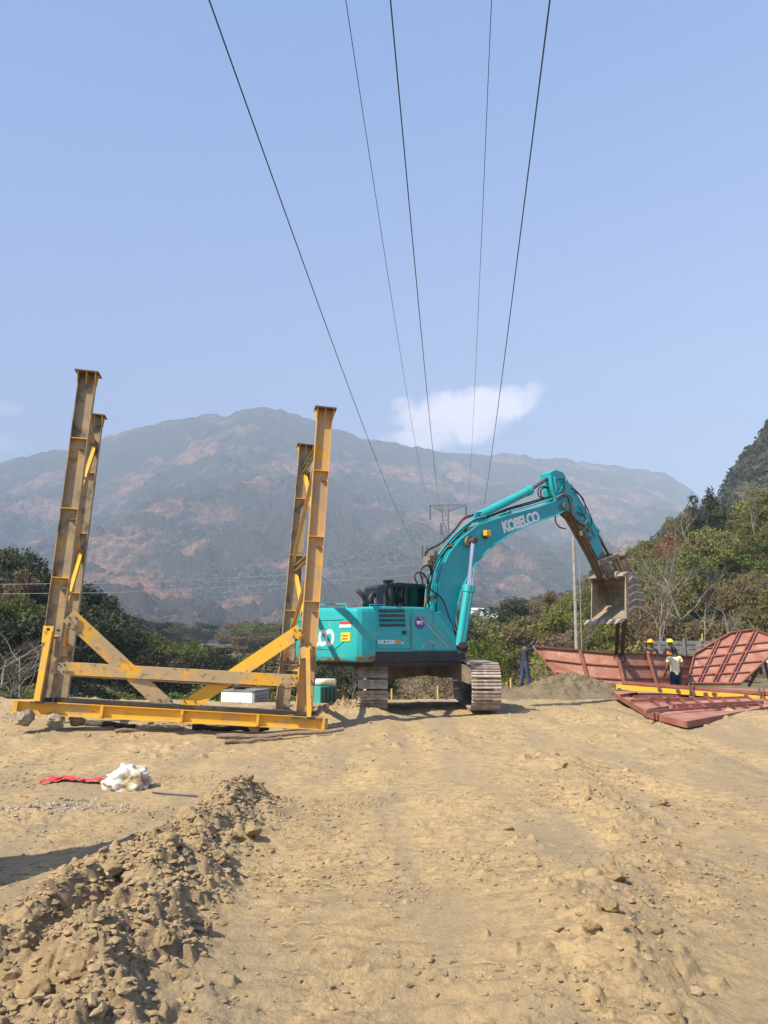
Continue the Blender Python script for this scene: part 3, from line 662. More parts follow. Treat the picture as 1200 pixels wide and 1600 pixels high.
tag(undergrowth('undergrowth', 30000, -.66, -.05, 30, 110, M['leaf_dark'], .16, 4, 1.4), 'dark low undergrowth in the valley and on the left hill', 'undergrowth', kind='stuff')
# clumped tree cover of the cliff
def cliff_cover():
    r = np.random.RandomState(9); n = 26000; f = r.uniform(0, 1.02, n); s = r.uniform(.29, .56, n)
    y = 250+170*f; x = s*y; e_ = np.interp(s, cs, ce); z = y*(.06+(e_-.06)*np.minimum(f,1)**.8) + EYE + 5*fbm(x/18, y/18, 5, 161, gain=.6)*np.sin(np.pi*np.clip(f,0,1))
    k = (fbm(x/9, z/9, 3, 5) + .35*fbm(x/3, z/3, 2, 8)) > -.12; x, y, z = x[k], y[k], z[k]; n = len(x)
    c = np.stack([x, y-r.uniform(0,2,n), z+r.uniform(-.5,3.2,n)], 1); nrm = r.normal(size=(n,3)); nrm /= np.linalg.norm(nrm, axis=1)[:, None]
    t = np.cross(nrm, r.normal(size=(n,3))); t /= np.linalg.norm(t, axis=1)[:, None]; bt = np.cross(nrm, t); q = r.uniform(.5,1.3,n)[:, None]
    v = np.stack([c-t*q, c+bt*q*.7, c+t*q, c-bt*q*.7], 1).reshape(-1,3).astype(np.float32)
    me = bpy.data.meshes.new('cliff_woods'); me.vertices.add(len(v)); me.vertices.foreach_set('co', v.ravel()); me.loops.add(len(v)); me.loops.foreach_set('vertex_index', np.arange(len(v), dtype=np.int32))
    me.polygons.add(n); me.polygons.foreach_set('loop_start', (np.arange(n)*4).astype(np.int32)); me.polygons.foreach_set('loop_total', np.full(n, 4, np.int32)); me.update(calc_edges=True); me.materials.append(M['leaf_dark'])
    o = bpy.data.objects.new('cliff_woods', me); C.objects.link(o); tag(o, 'dark woods clinging to the steep cliff at the right', 'woods', kind='stuff')
cliff_cover()
# bare trees one can tell apart
def bare_px(u, vb, vt, D, label, i, wd=1.0, group=None, rz=None):
    pb = P(u, vb, D); pt = P(u, vt, D); return bare('bare_tree', pb.x, D, pt.z-pb.z, label, group, i, wd, z=pb.z, rz=rz)
bare_px(1012, 1030, 775, 47, 'tall straight pale bare tree right of the excavator bucket', 0, .75)
bare_px(1068, 960, 815, 58, 'spreading pale bare tree with low forked limbs on the right hillside', 1, 1.2)
bare_px(1145, 1015, 875, 46, 'pale bare tree forking low behind the tilted red panel', 2, 1.0)
bare_px(1085, 850, 752, 100, 'small bare tree standing on the skyline of the right hill', 3, 1.1)
bare_px(952, 920, 765, 95, 'thin faint bare tree left of the tall pale one', 2, .8)
bare_px(1178, 830, 735, 90, 'bare tree at the right edge near the cliff foot', 0, 1.0)
bare_px(1095, 990, 870, 52, 'low pale leafless tree between the two forked bare trees', 3, 1.0)
bare_px(-25, 1090, 872, 40, 'greyish bare tree reaching in from the left edge', 1, 1.4)
bare_px(35, 1090, 930, 33, 'thin bare tree left of the steel frame', 2, 1.3)
bare_px(545, 1085, 1010, 34, 'small bare tree behind the teal tank', 3, 1.1)
bare_px(905, 1000, 930, 60, 'slender leafless tree beside the concrete pole', 1, .9)
bare_px(1125, 760+180, 820, 75, 'grey bare tree high on the right hillside', 1, 1.0)
p = P(1045, 850, 92); leafy('reddish_tree', p.x-.8, 92, 8, 6.2, 'red', 'reddish leafed tree near the top of the right hill', None)
for (u, v, D, lab, kd, wd, h) in ((1105,770,105,'dark upright tree on the skyline below the cliff','dark',6,9), (10,862,66,'dark round topped tree at the left edge','dark',6,8.5), (40,870,68,'dark bushy tree right of the round topped one at the left edge','dark',5.5,8), (165,972,60,'dark tree at the right end of the left hillside','dark',5,5.2),(1190,765,95,'yellow green tree at the right edge below the cliff','olive',9,8)):
    p = P(u, v, D); leafy('hill_tree', p.x, D, wd, h, kd, lab, None, z=p.z-h)

# ------------------------------------------------------------------ far houses
def house(u, v, D, wd, h, roofm, label, wallm='whitewash', gable=True, yaw=.3):
    p = P(u, v, D); e_ = empty('house', (p.x, p.y, p.z), yaw, label, 'house'); b = MB(); b.box(-wd/2, wd/2, -wd*.3, wd*.3, -2.5, h); b.build('wall', M[wallm], e_)
    r = MB(); hw, hd = wd/2+.4, wd*.3+.4
    if gable: r.prism([(-hw,-hd,h+.01),(-hw,0,h+wd*.16),(-hw,hd,h+.01)], [(hw,-hd,h+.01),(hw,0,h+wd*.16),(hw,hd,h+.01)])
    else: r.prism([(-hw,-hd,h+.01),(-hw,-hd,h+.2),(-hw,hd,h+.9),(-hw,hd,h+.7)], [(hw,-hd,h+.01),(hw,-hd,h+.2),(hw,hd,h+.9),(hw,hd,h+.7)])
    r.build('roof', M[roofm], e_)
    for k in (-.28, .05, .3):
        wn = MB(); wn.box(k*wd-.45, k*wd+.45, -wd*.3-.06, -wd*.3+.02, h*.3, h*.75); wn.build('window', M['dark_open'], e_)
house(746, 963, 400, 7, 3.2, 'whitewash', 'small white house left of the blue roofed one on the far slope')
house(764, 961, 395, 9, 2.4, 'roof_blue', 'low house with a bright blue roof on the far slope', yaw=-.1, gable=False)
house(778, 958, 410, 7, 1.6, 'roof_grey', 'low grey roofed shed right of the blue roofed house', gable=False)
house(1196, 1066, 40, 4.4, 1.0, 'whitewash', 'white wall of a low building behind the tilted panel', gable=False, yaw=0)
house(45, 1075, 60, 2.6, .8, 'whitewash', 'small white hut in the bushes at the left edge', gable=False, yaw=.2)

# ------------------------------------------------------------------ pylon and wires
PD = 110
py = P(700, 1080, PD); py.z = Hz(py.x, PD); e_ = empty('lattice_pylon', py, 0, 'grey lattice pylon with two cross arms behind the boom', 'pylon')
topz = P(700, 789, PD).z; b = MB(); hN = topz - py.z
lv = [0, .25, .45, .6, .72, .82, .91, 1.0]
def half(f): return 1.9 + (.42-1.9)*min(1, f/.75) if f < .75 else .42
lay = []
for f in lv:
    q = half(f); lay.append([Vector((sx*q, sy*q, f*hN)) for sx, sy in ((-1,-1),(1,-1),(1,1),(-1,1))])
for A, B_ in zip(lay[:-1], lay[1:]):
    for k in range(4):
        b.bar(A[k], B_[k], .11, .11); b.bar(A[k], B_[(k+1)%4], .06, .06); b.bar(A[(k+1)%4], B_[k], .06, .06); b.bar(B_[k], B_[(k+1)%4], .06, .06)
b.build('lattice_mast', M['galv'], e_)
def arm(zc, xl, xr, name='cross_arm'):
    b = MB()
    for sgn, x in ((-1, xl), (1, xr)):
        for sy in (-.42, .42):
            a0 = Vector((sgn*.42, sy, zc)); a1 = Vector((x, 0, zc)); c0 = Vector((sgn*.42, sy, zc-.95))
            b.bar(a0, a1, .09, .09); b.bar(c0, a1, .09, .09)
            for k in (.3, .6): b.bar(a0.lerp(a1, k), c0.lerp(a1, k), .05, .05); b.bar(a0.lerp(a1, k), c0.lerp(a1, k-.3), .05, .05)
        b.bar((sgn*.42,-.42,zc), (sgn*.42,.42,zc), .09, .09)
    b.build(name, M['galv'], e_)
xl = P(672, 790, PD).x - py.x; xr = P(728, 790, PD).x - py.x; arm(hN, xl, xr)
zl = P(660, 853, PD).z - py.z; xl2 = P(660, 853, PD).x - py.x; arm(zl, xl2, -xl2)
for (x, z, L) in ((xl, hN, 2.1), (xl2, zl, 1.8), (xl2+.7, zl, 1.6), (-xl2, zl, 1.8), (-.7, hN-2.6, 1.8), (xr, hN, 1.6)):
    b = MB(); 
    for k in range(9): b.tube([(x,0,z-.15-k*L/9), (x,0,z-.15-k*L/9-.08)], .13, 8)
    b.tube([(x,0,z), (x,0,z-L)], .03, 5); b.build('insulator', M['insul'], e_)
ZT = topz; 
def wire(u0, zmin, xe, ze, r, label, m='wire'):
    yt = (zmin-1.6)/.9457; X0 = (u0-600)/1200*(math.cos(PITCH)*yt + math.sin(PITCH)*(zmin-1.6)); y0 = 17.0; k = (ze-zmin)/(PD-y0)**2
    pts = []; 
    for i in range(90):
        t = i/89; y = -70 + (PD+70)*t; x = X0 + (xe-X0)*(y-yt)/(PD-yt); pts.append((x, y, zmin + k*(y-y0)**2))
    b = MB(); b.tube(pts, r, 6); tag(b.build('power_cable', M[m], org=(0,0,0)), label, 'cable')
LZ = P(655, 853, PD).z
wire(325, 10, P(655,850,PD).x, LZ, .0115, 'thick leftmost overhead cable running down behind the frame')
wire(540, 14, P(672,790,PD).x, ZT-.1, .0085, 'thin overhead wire second from the left')
wire(610, 14, P(689,800,PD).x, ZT-1.2, .015, 'thick middle overhead cable falling to the pylon mast')
wire(768, 14, P(730,790,PD).x, ZT-.1, .008, 'thin overhead wire second from the right')
wire(860, 10, P(742,850,PD).x, LZ, .0115, 'thick rightmost overhead cable above the boom')
def span(pts, r, label, m='wire_pale'):
    b = MB(); q = [P(*p) for p in pts]; out = []
    for a, c in zip(q[:-1], q[1:]):
        for k in range(8): out.append(a.lerp(c, k/8))
    out.append(q[-1]); b.tube(out, r, 5); tag(b.build('service_wire', M[m]), label, 'wire')
span([(-150,915,40),(0,913,42),(180,911,46),(420,900,56),(640,883,66),(900,868,90)], .012, 'upper pale service wire crossing behind the steel frame')
span([(-150,930,40),(0,928,42),(180,926,46),(420,914,56),(640,899,66),(900,884,90)], .012, 'lower pale service wire crossing behind the steel frame')
# concrete poles
for (u0, vb, u1, vt, D, r0, r1, lab) in ((901,1030,896,838,40,.10,.075,'grey concrete utility pole behind the left end of the panels'), (909,1025,905,868,47,.024,.02,'thinner pale pole right behind the concrete one')):
    a = P(u0, vb, D); a.z = min(a.z, Hz(a.x, D)) - .2; c = P(u1, vt, D); b = MB(); b.tube([a, c], [r0, r1], 10)
    tag(b.build('utility_pole', M['concrete'], org=a), lab, 'pole').location = a
# stakes
for k, (u, vb, vt, D, lab) in enumerate(((684,1092,1072,27,'yellow stake seen between the crawler tracks'), (798,1085,1060,27,'short stake right of the right crawler track'), (1097,1020,990,38,'yellow stake left of the tilted red panel'), (612,1096,1076,27,'pale stake beside the left crawler track'),(792,1083,1066,30,'thin stake just behind the right crawler track'))):
    a = P(u, vb, D); c = P(u, vt, D); b = MB(); a2 = a.copy(); a2.z -= 1.0; b.tube([a2, c], .035, 6); tag(b.build('stake', M['stake'], org=a), lab, 'stake').location = a

# ------------------------------------------------------------------ the yellow steel frame
Fo = P(266, 1120, 13.3); fr = empty('steel_frame', Fo, 0, 'tall yellow steel frame with two lattice towers resting on stones', 'steel frame')
def fb(mbs, name, m, **k):
    return mbs.build(name, M[m], fr, org=Fo, **k)
BL0, BR0 = P(20, 1104, 12.85), P(512, 1131, 13.8)
ex = (BR0-BL0).normalized(); ezf = (Vector((0,0,1)) - ex*ex.z).normalized(); eyf = ezf.cross(ex).normalized()
posts = {'NL': (P(70,1096,12.95), P(138,585,13.0), 'yellow_dusty'), 'FL': (P(94,1091,15.6), P(150,651,15.6), 'yellow_dusty'), 'NR': (P(474,1120,13.78), P(508,641,13.8), 'orange'), 'FR': (P(441,1108,16.5), P(478,698,16.6), 'yellow_dusty')}
for k, (a, c, mk) in posts.items():
    b = MB(); ax = (c-a).normalized(); hd = (ex - ax*ex.dot(ax)).normalized(); bd = ax.cross(hd).normalized()
    b.isec(a, c, .29, .15, .012, hd); post = fb(b, 'post', mk)
    # cap plate with gussets
    b = MB(); t = Matrix((hd, bd, ax)).transposed()
    b.obox(c + ax*.012, hd*.2, bd*.17, ax*.012)
    cap_ = b.build('cap_plate', M['rust_cap'], post, org=Fo)
    for sgn in (-1, 1):
        o_ = c + hd*sgn*.147; A = [o_ - ax*.002, o_ + hd*sgn*.05 - ax*.002, o_ - ax*.2]; g = MB(); g.prism([x + bd*.006 for x in A], [x - bd*.006 for x in A]); g.build('gusset', M['yellow'], post, org=Fo)
        for q in (-.147, 0, .147):
            o2 = c + hd*q + bd*sgn*.077; A = [o2 - ax*.002, o2 + bd*sgn*.085 - ax*.002, o2 - ax*.2]; g = MB(); g.prism([x + hd*.006 for x in A], [x - hd*.006 for x in A]); g.build('gusset', M['yellow'], post, org=Fo)
    L = (c-a).length
    for f in (.36, .57, .79):
        p = a + ax*L*f; s_ = MB(); s_.obox(p - bd*.0 , hd*.131, bd*.073, ax*.006); s_.build('stiffener', M['yellow'], post, org=Fo)
        if k in ('NL', 'NR'):
            s_ = MB(); s_.obox(p - bd*.03 + hd*.06 - ax*.18, hd*.05, bd*.018, ax*.012); s_.build('splice_plate', M['rust_cap'], post, org=Fo)
    bs = MB(); bs.obox(a - ax*.012, hd*.2, bd*.14, ax*.012); bs.build('foot_plate', M['rust_cap'], post, org=Fo)
# lacing between near and far posts
def at(k, t): a, c, _ = posts[k]; return a.lerp(c, t)
for (n_, f_, tone) in (('NL','FL','yellow_dusty'), ('NR','FR','yellow')):
    off = ex*(.0)
    for t in (.905, .52, .15):
        b = MB(); b.chan(at(n_, t), at(f_, t), .12, .07, .01, (0,0,1)); fb(b, 'lacing_strut', 'yellow_dusty' if t > .2 else 'orange')
    for (t0, t1) in ((.88, .55), (.49, .18)):
        b = MB(); b.chan(at(f_, t0)+ex*.05, at(n_, t1)+ex*.05, .11, .06, .01, ezf.cross(Vector((1,0,0))) if False else (0,0,1)); fb(b, 'lacing_brace', 'yellow')
        b = MB(); b.chan(at(n_, t0)-ex*.05, at(f_, t1)-ex*.05, .10, .06, .01, (0,0,1)); fb(b, 'lacing_brace', 'orange')
# cross beam and diagonals (flat backs of channels towards the camera)
D1, D2 = 13.12, 13.62
b = MB(); b.chan(P(86,1043,12.98), P(466,1064,13.75), .205, .12, .012, ezf, 1); fb(b, 'cross_beam', 'web_dusty')
b = MB(); b.bar(P(112,1056,13.12), P(463,1077,13.84), .16, .014, ezf); fb(b, 'lower_flange', 'orange')
b = MB(); b.chan(P(108,962,12.97), P(260,1103,13.40), .25, .12, .012, ezf, 1); fb(b, 'diagonal_brace', 'web_dusty')
b = MB(); b.chan(P(470,985,13.70), P(290,1105,13.55), .23, .12, .012, ezf, -1); fb(b, 'diagonal_brace', 'yellow')
# base: front girder with stiffeners, dark plate, rear girder, end ties
b = MB(); b.isec(BL0, BR0, .215, .13, .014, ezf); base = fb(b, 'base_girder', 'yellow')
for f in (.012, .27, .52, .765, .985):
    p = BL0.lerp(BR0, f) - eyf*.038; s_ = MB(); s_.obox(p, ex*.022, eyf*.042, ezf*.09); s_.build('web_stiffener', M['yellow'], base, org=Fo)
BL1, BR1 = P(60, 1101, 15.7), P(460, 1121, 16.7)
b = MB(); b.isec(BL1, BR1, .215, .13, .014, ezf); fb(b, 'rear_girder', 'yellow_dusty')
b = MB(); q0 = P(60, 1091, 13.0); q1 = P(498, 1115.5, 13.82); b.bar(q0, q1, .22, .055, ezf); fb(b, 'dark_top_plate', 'dark_plate')
for (a, c) in ((BL0.lerp(BR0,.06), BL1), (BL0.lerp(BR0,.95), BR1)):
    b = MB(); b.isec(a+eyf*.08, c-eyf*.08, .2, .12, .014, (0,0,1)); fb(b, 'end_tie', 'yellow_dusty')
b = MB(); b.bar(P(78,985,12.82), P(58,1095,12.80), .10, .06, (0,1,0)); fb(b, 'front_prop', 'yellow')
b = MB(); b.bar(P(76,978,12.83), P(73,1004,12.83), .17, .012, (0,1,0)); fb(b, 'bolted_plate', 'yellow')
b = MB(); b.bar(P(481,1012,13.66), P(483,1120,13.66), .075, .05, (0,1,0)); fb(b, 'front_prop', 'yellow')
b = MB(); b.bar(P(478,1010,13.67), P(479,1028,13.67), .19, .012, (0,1,0)); fb(b, 'bolted_plate', 'orange')
for (u, v, D) in ((74,983,12.78),(90,985,12.82),(468,985,13.6),(473,1002,13.6),(490,1012,13.6),(466,1040,13.6),(460,1078,13.6),(108,975,12.88),(462,1000,13.6)):
    s_ = MB(); p = P(u, v, D); s_.tube([p, p+Vector((0,.06,0))], .022, 6); fb(s_, 'bolt', 'dark_plate')

for (u, v, D, wd_, ht_, mk) in ((113,972,12.9,.16,.20,'yellow_dusty'),(464,990,13.6,.15,.18,'yellow'),(96,1044,12.88,.12,.17,'yellow_dusty'),(459,1064,13.62,.12,.16,'orange'),(258,1097,13.32,.26,.10,'yellow_dusty'),(296,1099,13.42,.26,.10,'yellow')):
    q = P(u, v, D); g2 = MB(); g2.obox(q, ex*wd_/2, eyf*.006, ezf*ht_/2); pl_ = fb(g2, 'joint_plate', mk)
    for sx in (-1, 1):
        for sz in (-1, 1):
            b = MB(); c2 = q + ex*sx*wd_*.34 + ezf*sz*ht_*.34; b.tube([c2 - eyf*.006, c2 + eyf*-.024], .014, 6); b.build('bolt', M['dark_plate'], pl_, org=Fo)
# rocks etc. under the frame
def dens_left(x, y):
    b = berm_mask(x, y); return np.clip(np.maximum(b[0], b[1]) + b[2]*.30 + b[3]*.15, 0, 1)**1.2
def rock_mesh(seed, sub=3, sq=(1,1,.7), rough=.28):
    bm = bmesh.new(); bmesh.ops.create_icosphere(bm, subdivisions=sub, radius=1); r = random.Random(seed); o = Vector((r.uniform(0,50), r.uniform(0,50), r.uniform(0,50)))
    from mathutils import noise as mn
    pl = [(Vector((r.gauss(0,1), r.gauss(0,1), r.gauss(0,1))).normalized(), r.uniform(.55,.9)) for _ in range(9)]
    for v in bm.verts:
        d = v.co.normalized(); 
        for (n_, k) in pl:
            q = v.co.dot(n_)
            if q > k: v.co -= n_*(q-k)
        v.co += d*rough*mn.fractal(v.co*1.6+o, .8, 2.1, 4); v.co = Vector((v.co.x*sq[0], v.co.y*sq[1], v.co.z*sq[2]))
    me = bpy.data.meshes.new('rock'); bm.to_mesh(me); bm.free(); return me
M['clod'] = mat('dried_soil_clod', (.42,.30,.155), (.31,.225,.12), 14, .4, .62, .97, bump=.006, bscale=50, spec=.15)
M['clod_damp'] = mat('damp_soil_clod', (.34,.245,.14), (.25,.18,.10), 14, .4, .62, .97, bump=.006, bscale=50, spec=.15)
RK = [rock_mesh(i, 3) for i in range(8)]
for me in RK: me.materials.append(M['clod'])
RKS = [m_.copy() for m_ in RK[:3]]
for me in RKS: me.materials[0] = M['stone']
def rock(name, x, y, s, label, cat, group=None, ms=RK, i=0, sink=.3, zs=1):
    o = bpy.data.objects.new(name, ms[i % len(ms)]); C.objects.link(o); z = float(Hnear(np.array([x]), np.array([y]), False)[0])
    o.location = (x, y, z + s*(.7-sink)*zs); o.rotation_euler = (RS.uniform(-.4,.4), RS.uniform(-.4,.4), RS.uniform(0,6.28)); o.scale = (s, s*RS.uniform(.75,1), s*zs); return tag(o, label, cat, group)
for k, (u, v, D, s, lab) in enumerate(((36,1122,12.75,.20,'pale angular stone under the left end of the base girder'),(87,1122,12.95,.17,'pale flat stone second from the left under the base girder'),(120,1124,13.3,.16,'rounded stone in the shade under the base girder'),(395,1135,13.7,.15,'stone packed under the right half of the base girder'))):
    p = P(u, v, D); o = rock('supporting_stone', p.x, D, s, lab, 'stone', ms=RKS, i=k); o.location.z = p.z
p = P(190, 1130, 13.4); 
# big clods in the foreground, one by one
cl = [(30,1478,.12,'broad dark clod at the left edge of the spoil ridge'),(165,1395,.10,'upright slab of soil leaning on the spoil ridge'),(240,1525,.055,'rounded clod in the hollow of the spoil ridge'),(258,1495,.05,'small clod above the rounded one in the hollow'),(290,1518,.045,'flat dark clod right of the spoil ridge foot'),(320,1448,.05,'round clod at the right foot of the spoil ridge'),(365,1300,.10,'cracked slab of soil on the far end of the spoil ridge'),(395,1290,.09,'pale blocky clod at the right tip of the spoil ridge'),(330,1270,.11,'large rounded clod near the far end of the spoil ridge'),(290,1300,.10,'big clod overhanging the dark gap in the spoil ridge'),(385,1250,.08,'dark clod crowning the far end of the spoil ridge'),(260,1370,.09,'crumbly clod halfway along the spoil ridge'),(120,1560,.07,'broken clod low in the left corner'),(60,1555,.08,'dark clod close to the left edge at the bottom'),(150,1430,.09,'clod on the left shoulder of the spoil ridge'),(340,1355,.07,'clod hanging on the right flank of the spoil ridge'),(955,1462,.055,'pale clod in the rubble of the right furrow'),(1020,1470,.05,'dark clod beside the hole in the right furrow'),(925,1478,.06,'upright clod in the rubble of the right furrow'),(965,1395,.07,'flat pale clod above the right furrow rubble'),(1035,1255,.06,'clod crowning the small heap at the right'),(985,1480,.045,'small clod at the lower end of the furrow rubble'),(1003,1322,.03,'small lone clod on the bare ground at the right'),(880,1205,.09,'dark clod in the small hollow ahead of the sand pile'),(866,1190,.07,'pale clod behind the small hollow ahead of the sand pile'),(795,1290,.045,'small dark clod in the middle of the bare ground'),(918,1254,.04,'lone clod left of the small right heap')]
for k, (u, v, s, lab) in enumerate(cl):
    p = G(u, v, .1 if u < 420 else .03); rock('soil_clod', p.x, p.y, s, lab, 'clod', 'clods of soil', i=k)
# small rubble: one mass
def rubble(name, pts, smin, smax, pw, m, seed, label):
    r = np.random.RandomState(seed); base = []
    for i in range(5):
        bm = bmesh.new()
        for _ in range(20):
            d = r.normal(size=3); d /= np.linalg.norm(d); bm.verts.new(d*r.uniform(.72,1.1)*[1,.9,.8])
        res = bmesh.ops.convex_hull(bm, input=bm.verts); bmesh.ops.delete(bm, geom=[q for q in res['geom_interior'] if isinstance(q, bmesh.types.BMVert)], context='VERTS'); bm.verts.index_update(); bm.verts.ensure_lookup_table()
        v = np.array([x.co[:] for x in bm.verts]); f = np.array([[q.index for q in x.verts] for x in bm.faces]); bm.free(); base.append((v, f))
    X = np.array([p[0] for p in pts]); Y = np.array([p[1] for p in pts]); Z = Hnear(X, Y)
    V = []; F = []; o = 0
    for i in range(len(X)):
        v, f = base[i % 5]; s = smin + (smax-smin)*r.rand()**pw; a = r.uniform(0, 6.28); c, q = math.cos(a), math.sin(a)
        w_ = v*s*[1, r.uniform(.55,1), r.uniform(.35,.8)]; w_ = np.stack([w_[:,0]*c-w_[:,1]*q, w_[:,0]*q+w_[:,1]*c, w_[:,2]], 1) + [X[i], Y[i], Z[i]+s*.08]
        V.append(w_); F.append(f+o); o += len(v)
    V = np.concatenate(V).astype(np.float32); F = np.concatenate(F).astype(np.int32); me = bpy.data.meshes.new(name); me.vertices.add(len(V)); me.vertices.foreach_set('co', V.ravel())
    me.loops.add(F.size); me.loops.foreach_set('vertex_index', F.ravel()); me.polygons.add(len(F)); me.polygons.foreach_set('loop_start', (np.arange(len(F))*3).astype(np.int32)); me.polygons.foreach_set('loop_total', np.full(len(F), 3, np.int32)); me.update(calc_edges=True)
    me.shade_flat(); me.materials.append(m); ob = bpy.data.objects.new(name, me); C.objects.link(ob); tag(ob, label, 'rubble', kind='stuff')
rubble('rubble', scatter(15000, -4.4, 4.4, 2.6, 8.8, dens_left), .003, .040, 4.5, M['clod_damp'], 5, 'crumbs and small clods on the spoil ridges')
rubble('rubble', scatter(420, -4.4, 4.4, 2.6, 8.8, dens_left), .015, .065, 3.0, M['clod_damp'], 15, 'larger broken clods on the spoil ridges')
rubble('rubble', scatter(16000, -4.8, 5.2, 2.6, 10, dens_patch), .003, .030, 3.4, M['ground'], 6, 'loose soil crumbs on the near bare ground')
rubble('rubble', scatter(9000, -12, 13, 9.5, 22, dens_patch), .006, .05, 4, M['ground'], 7, 'scattered small clods on the far bare ground')

# sand pile
def heap(name, cx, cy, sx, sy, h, m, label, cat, n=260, seed=1, rough=.13, kind=None):
    X, Y = np.meshgrid(np.linspace(-1.35,1.35,n), np.linspace(-1.35,1.35,n)); r2 = np.hypot(X+.10*fbm(X*2,Y*2,3,seed), Y+.1*fbm(X*2+5,Y*2,3,seed+1))
    xx = cx+X*sx; yy = cy+Y*sy; Z = h*np.clip(1-r2, -.15, 1)**1 if False else h*(np.exp(-(r2*1.35)**2)-.10)*1.1
    Z = Z + rough*fbm(X*6, Y*6, 5, seed+3, gain=.62)*np.clip(1.2-r2, 0, 1) + Ht(xx, yy)
    o = grid_mesh(name, xx, yy, Z, m); return tag(o, label, cat, kind=kind)
M['sand'] = mat('grey_river_sand', (.15,.118,.075), (.205,.16,.105), 2.2, .4, .62, .97, bump=.03, bscale=18, spec=.15)
p = GH(888, 1092); heap('sand_pile', p.x+.1, p.y+.9, 2.3, 1.4, .66, M['sand'], 'low pile of grey sand left of the red panels', 'sand pile')
p = GH(808, 1092); heap('sand_pile', p.x, p.y+1.6, 1.0, .9, .42, M['sand'], 'small grey heap at the feet of the man in the dark jacket', 'sand pile', seed=9)
p = GH(540, 1118); heap('soil_heap', p.x, p.y+.4, .9, .5, .22, M['ground'], 'small soil heap behind the right end of the frame', 'soil heap', seed=12)

# ------------------------------------------------------------------ litter on the ground
def hn(x, y): return float(Hnear(np.array([x]), np.array([y]))[0])
p = GH(200, 1232); e_ = None
bm = bmesh.new(); bmesh.ops.create_icosphere(bm, subdivisions=5, radius=1)
from mathutils import noise as mn
for v in bm.verts:
    c = v.co.copy(); fold = mn.fractal(Vector((c.x*1.6, c.y*1.6, c.z*2.2)), .9, 2.3, 2); rdg = 1-abs(mn.noise(c*3.2))*2
    v.co = c*(1+.22*fold+.20*(1-abs(mn.noise(Vector((c.x*1.9+c.z,c.y*3.4,c.z*1.2))))*2.6)-.10*abs(mn.noise(Vector((c.x*5,c.y*2,c.z*6))))); 
    if c.x < -.3: v.co.z *= .85
    v.co = Vector((v.co.x*.245, v.co.y*.2, max(v.co.z, -.35)*.185))
me = bpy.data.meshes.new('plastic_sack'); bm.to_mesh(me); bm.free(); me.shade_smooth(); me.materials.append(M['sack']); o = bpy.data.objects.new('plastic_sack', me); C.objects.link(o)
o.location = (p.x, p.y, hn(p.x, p.y)+.05); tag(o, 'crumpled white plastic sack lying on the bare ground', 'sack')
def cloth(name, pts, wd, m, label, cat, seed=1, amp_=.03):
    n = 60; pts = [Vector(q) for q in pts]; X = np.zeros((n, 14)); Y = X.copy(); Z = X.copy()
    for i in range(n):
        t = i/(n-1)*(len(pts)-1); k = min(int(t), len(pts)-2); q = pts[k].lerp(pts[k+1], t-k); d = (pts[k+1]-pts[k]).normalized(); sd = Vector((-d.y, d.x, 0)); ww = wd*(.62+.22*math.sin(i*.23+seed)+.12*math.sin(i*.61))*min(1, i/9+.2)
        for j in range(14):
            f = j/13-.5; r_ = q + sd*f*ww; X[i,j], Y[i,j] = r_.x, r_.y
    Z = Hnear(X, Y) + .022 + amp_*(.5+fbm(X*9, Y*14, 4, seed)); o = grid_mesh(name, X, Y, Z, m); tag(o, label, cat)
cloth('red_cloth', [G(62,1226), G(95,1219), G(130,1222), G(170,1222)], .24, M['redcloth'], 'twisted strip of red cloth left of the white sack', 'cloth', 3)
# ash patch: crumbs
rs2 = np.random.RandomState(4); pa = [(p_.x+rs2.normal()*.24*k2, p_.y+rs2.normal()*.17) for (p_, k2) in [(G(u, v), 1) for (u, v) in ((20,1272),(60,1266),(95,1258),(125,1262),(170,1266))] for _ in range(170)]
rubble('ash_rubble', pa, .006, .04, 3, M['ash'], 11, 'pale grey ash and burnt scraps below the red cloth')
# straw
b = MB()
for (u, v) in [(75,1305),(30,1265),(165,1262),(60,1240),(440,1290),(480,1460),(700,1330),(260,1340),(490,1385)]*2 + [(random.uniform(0,1200), 1150+400*random.random()**1.5) for _ in range(55)]:
    q = G(u+random.uniform(-22,22), v+random.uniform(-6,6)); a = random.uniform(-.6,.6); L = random.uniform(.03,.13); d = Vector((math.cos(a), math.sin(a), 0))
    z = hn(q.x, q.y)+.008; z2 = hn(q.x+d.x*L, q.y+d.y*L)+.014; b.tube([(q.x,q.y,z), (q.x+d.x*L*.5, q.y+d.y*L*.5, (z+z2)/2+.008), (q.x+d.x*L, q.y+d.y*L, z2)], random.uniform(.0012,.0035), 4)
tag(b.build('straw', M['straw'], fixn=False), 'scattered pale straw stalks on the bare ground', 'straw', kind='stuff')
def log(u0, v0, u1, v1, r, label, m='wood', lift=0.0):
    a, c = GH(u0, v0), GH(u1, v1); pts = []
    for i in range(9):
        q = a.lerp(c, i/8); q.z = Hz(q.x, q.y) + r*.9 + lift + .015*math.sin(i*1.7); pts.append(q)
    b = MB(); b.tube(pts, [r*(1-.25*i/8+.06*math.sin(i*2.3)) for i in range(9)], 8); tag(b.build('wooden_pole', M[m], org=a, smooth=False), label, 'pole').location = a
log(338, 1158, 537, 1147, .045, 'long weathered wooden pole in front of the right half of the frame', lift=.03)
log(350, 1163, 440, 1156, .035, 'short dark wooden pole beside the long one')
log(180, 1144, 288, 1141, .032, 'thin reddish pole in front of the middle of the frame')
log(120, 1136, 210, 1140, .05, 'dark charred log in the shade of the base girder', 'dark_plate')
log(300, 1140, 420, 1143, .05, 'dark flat timber in the shade of the base girder', 'dark_plate')
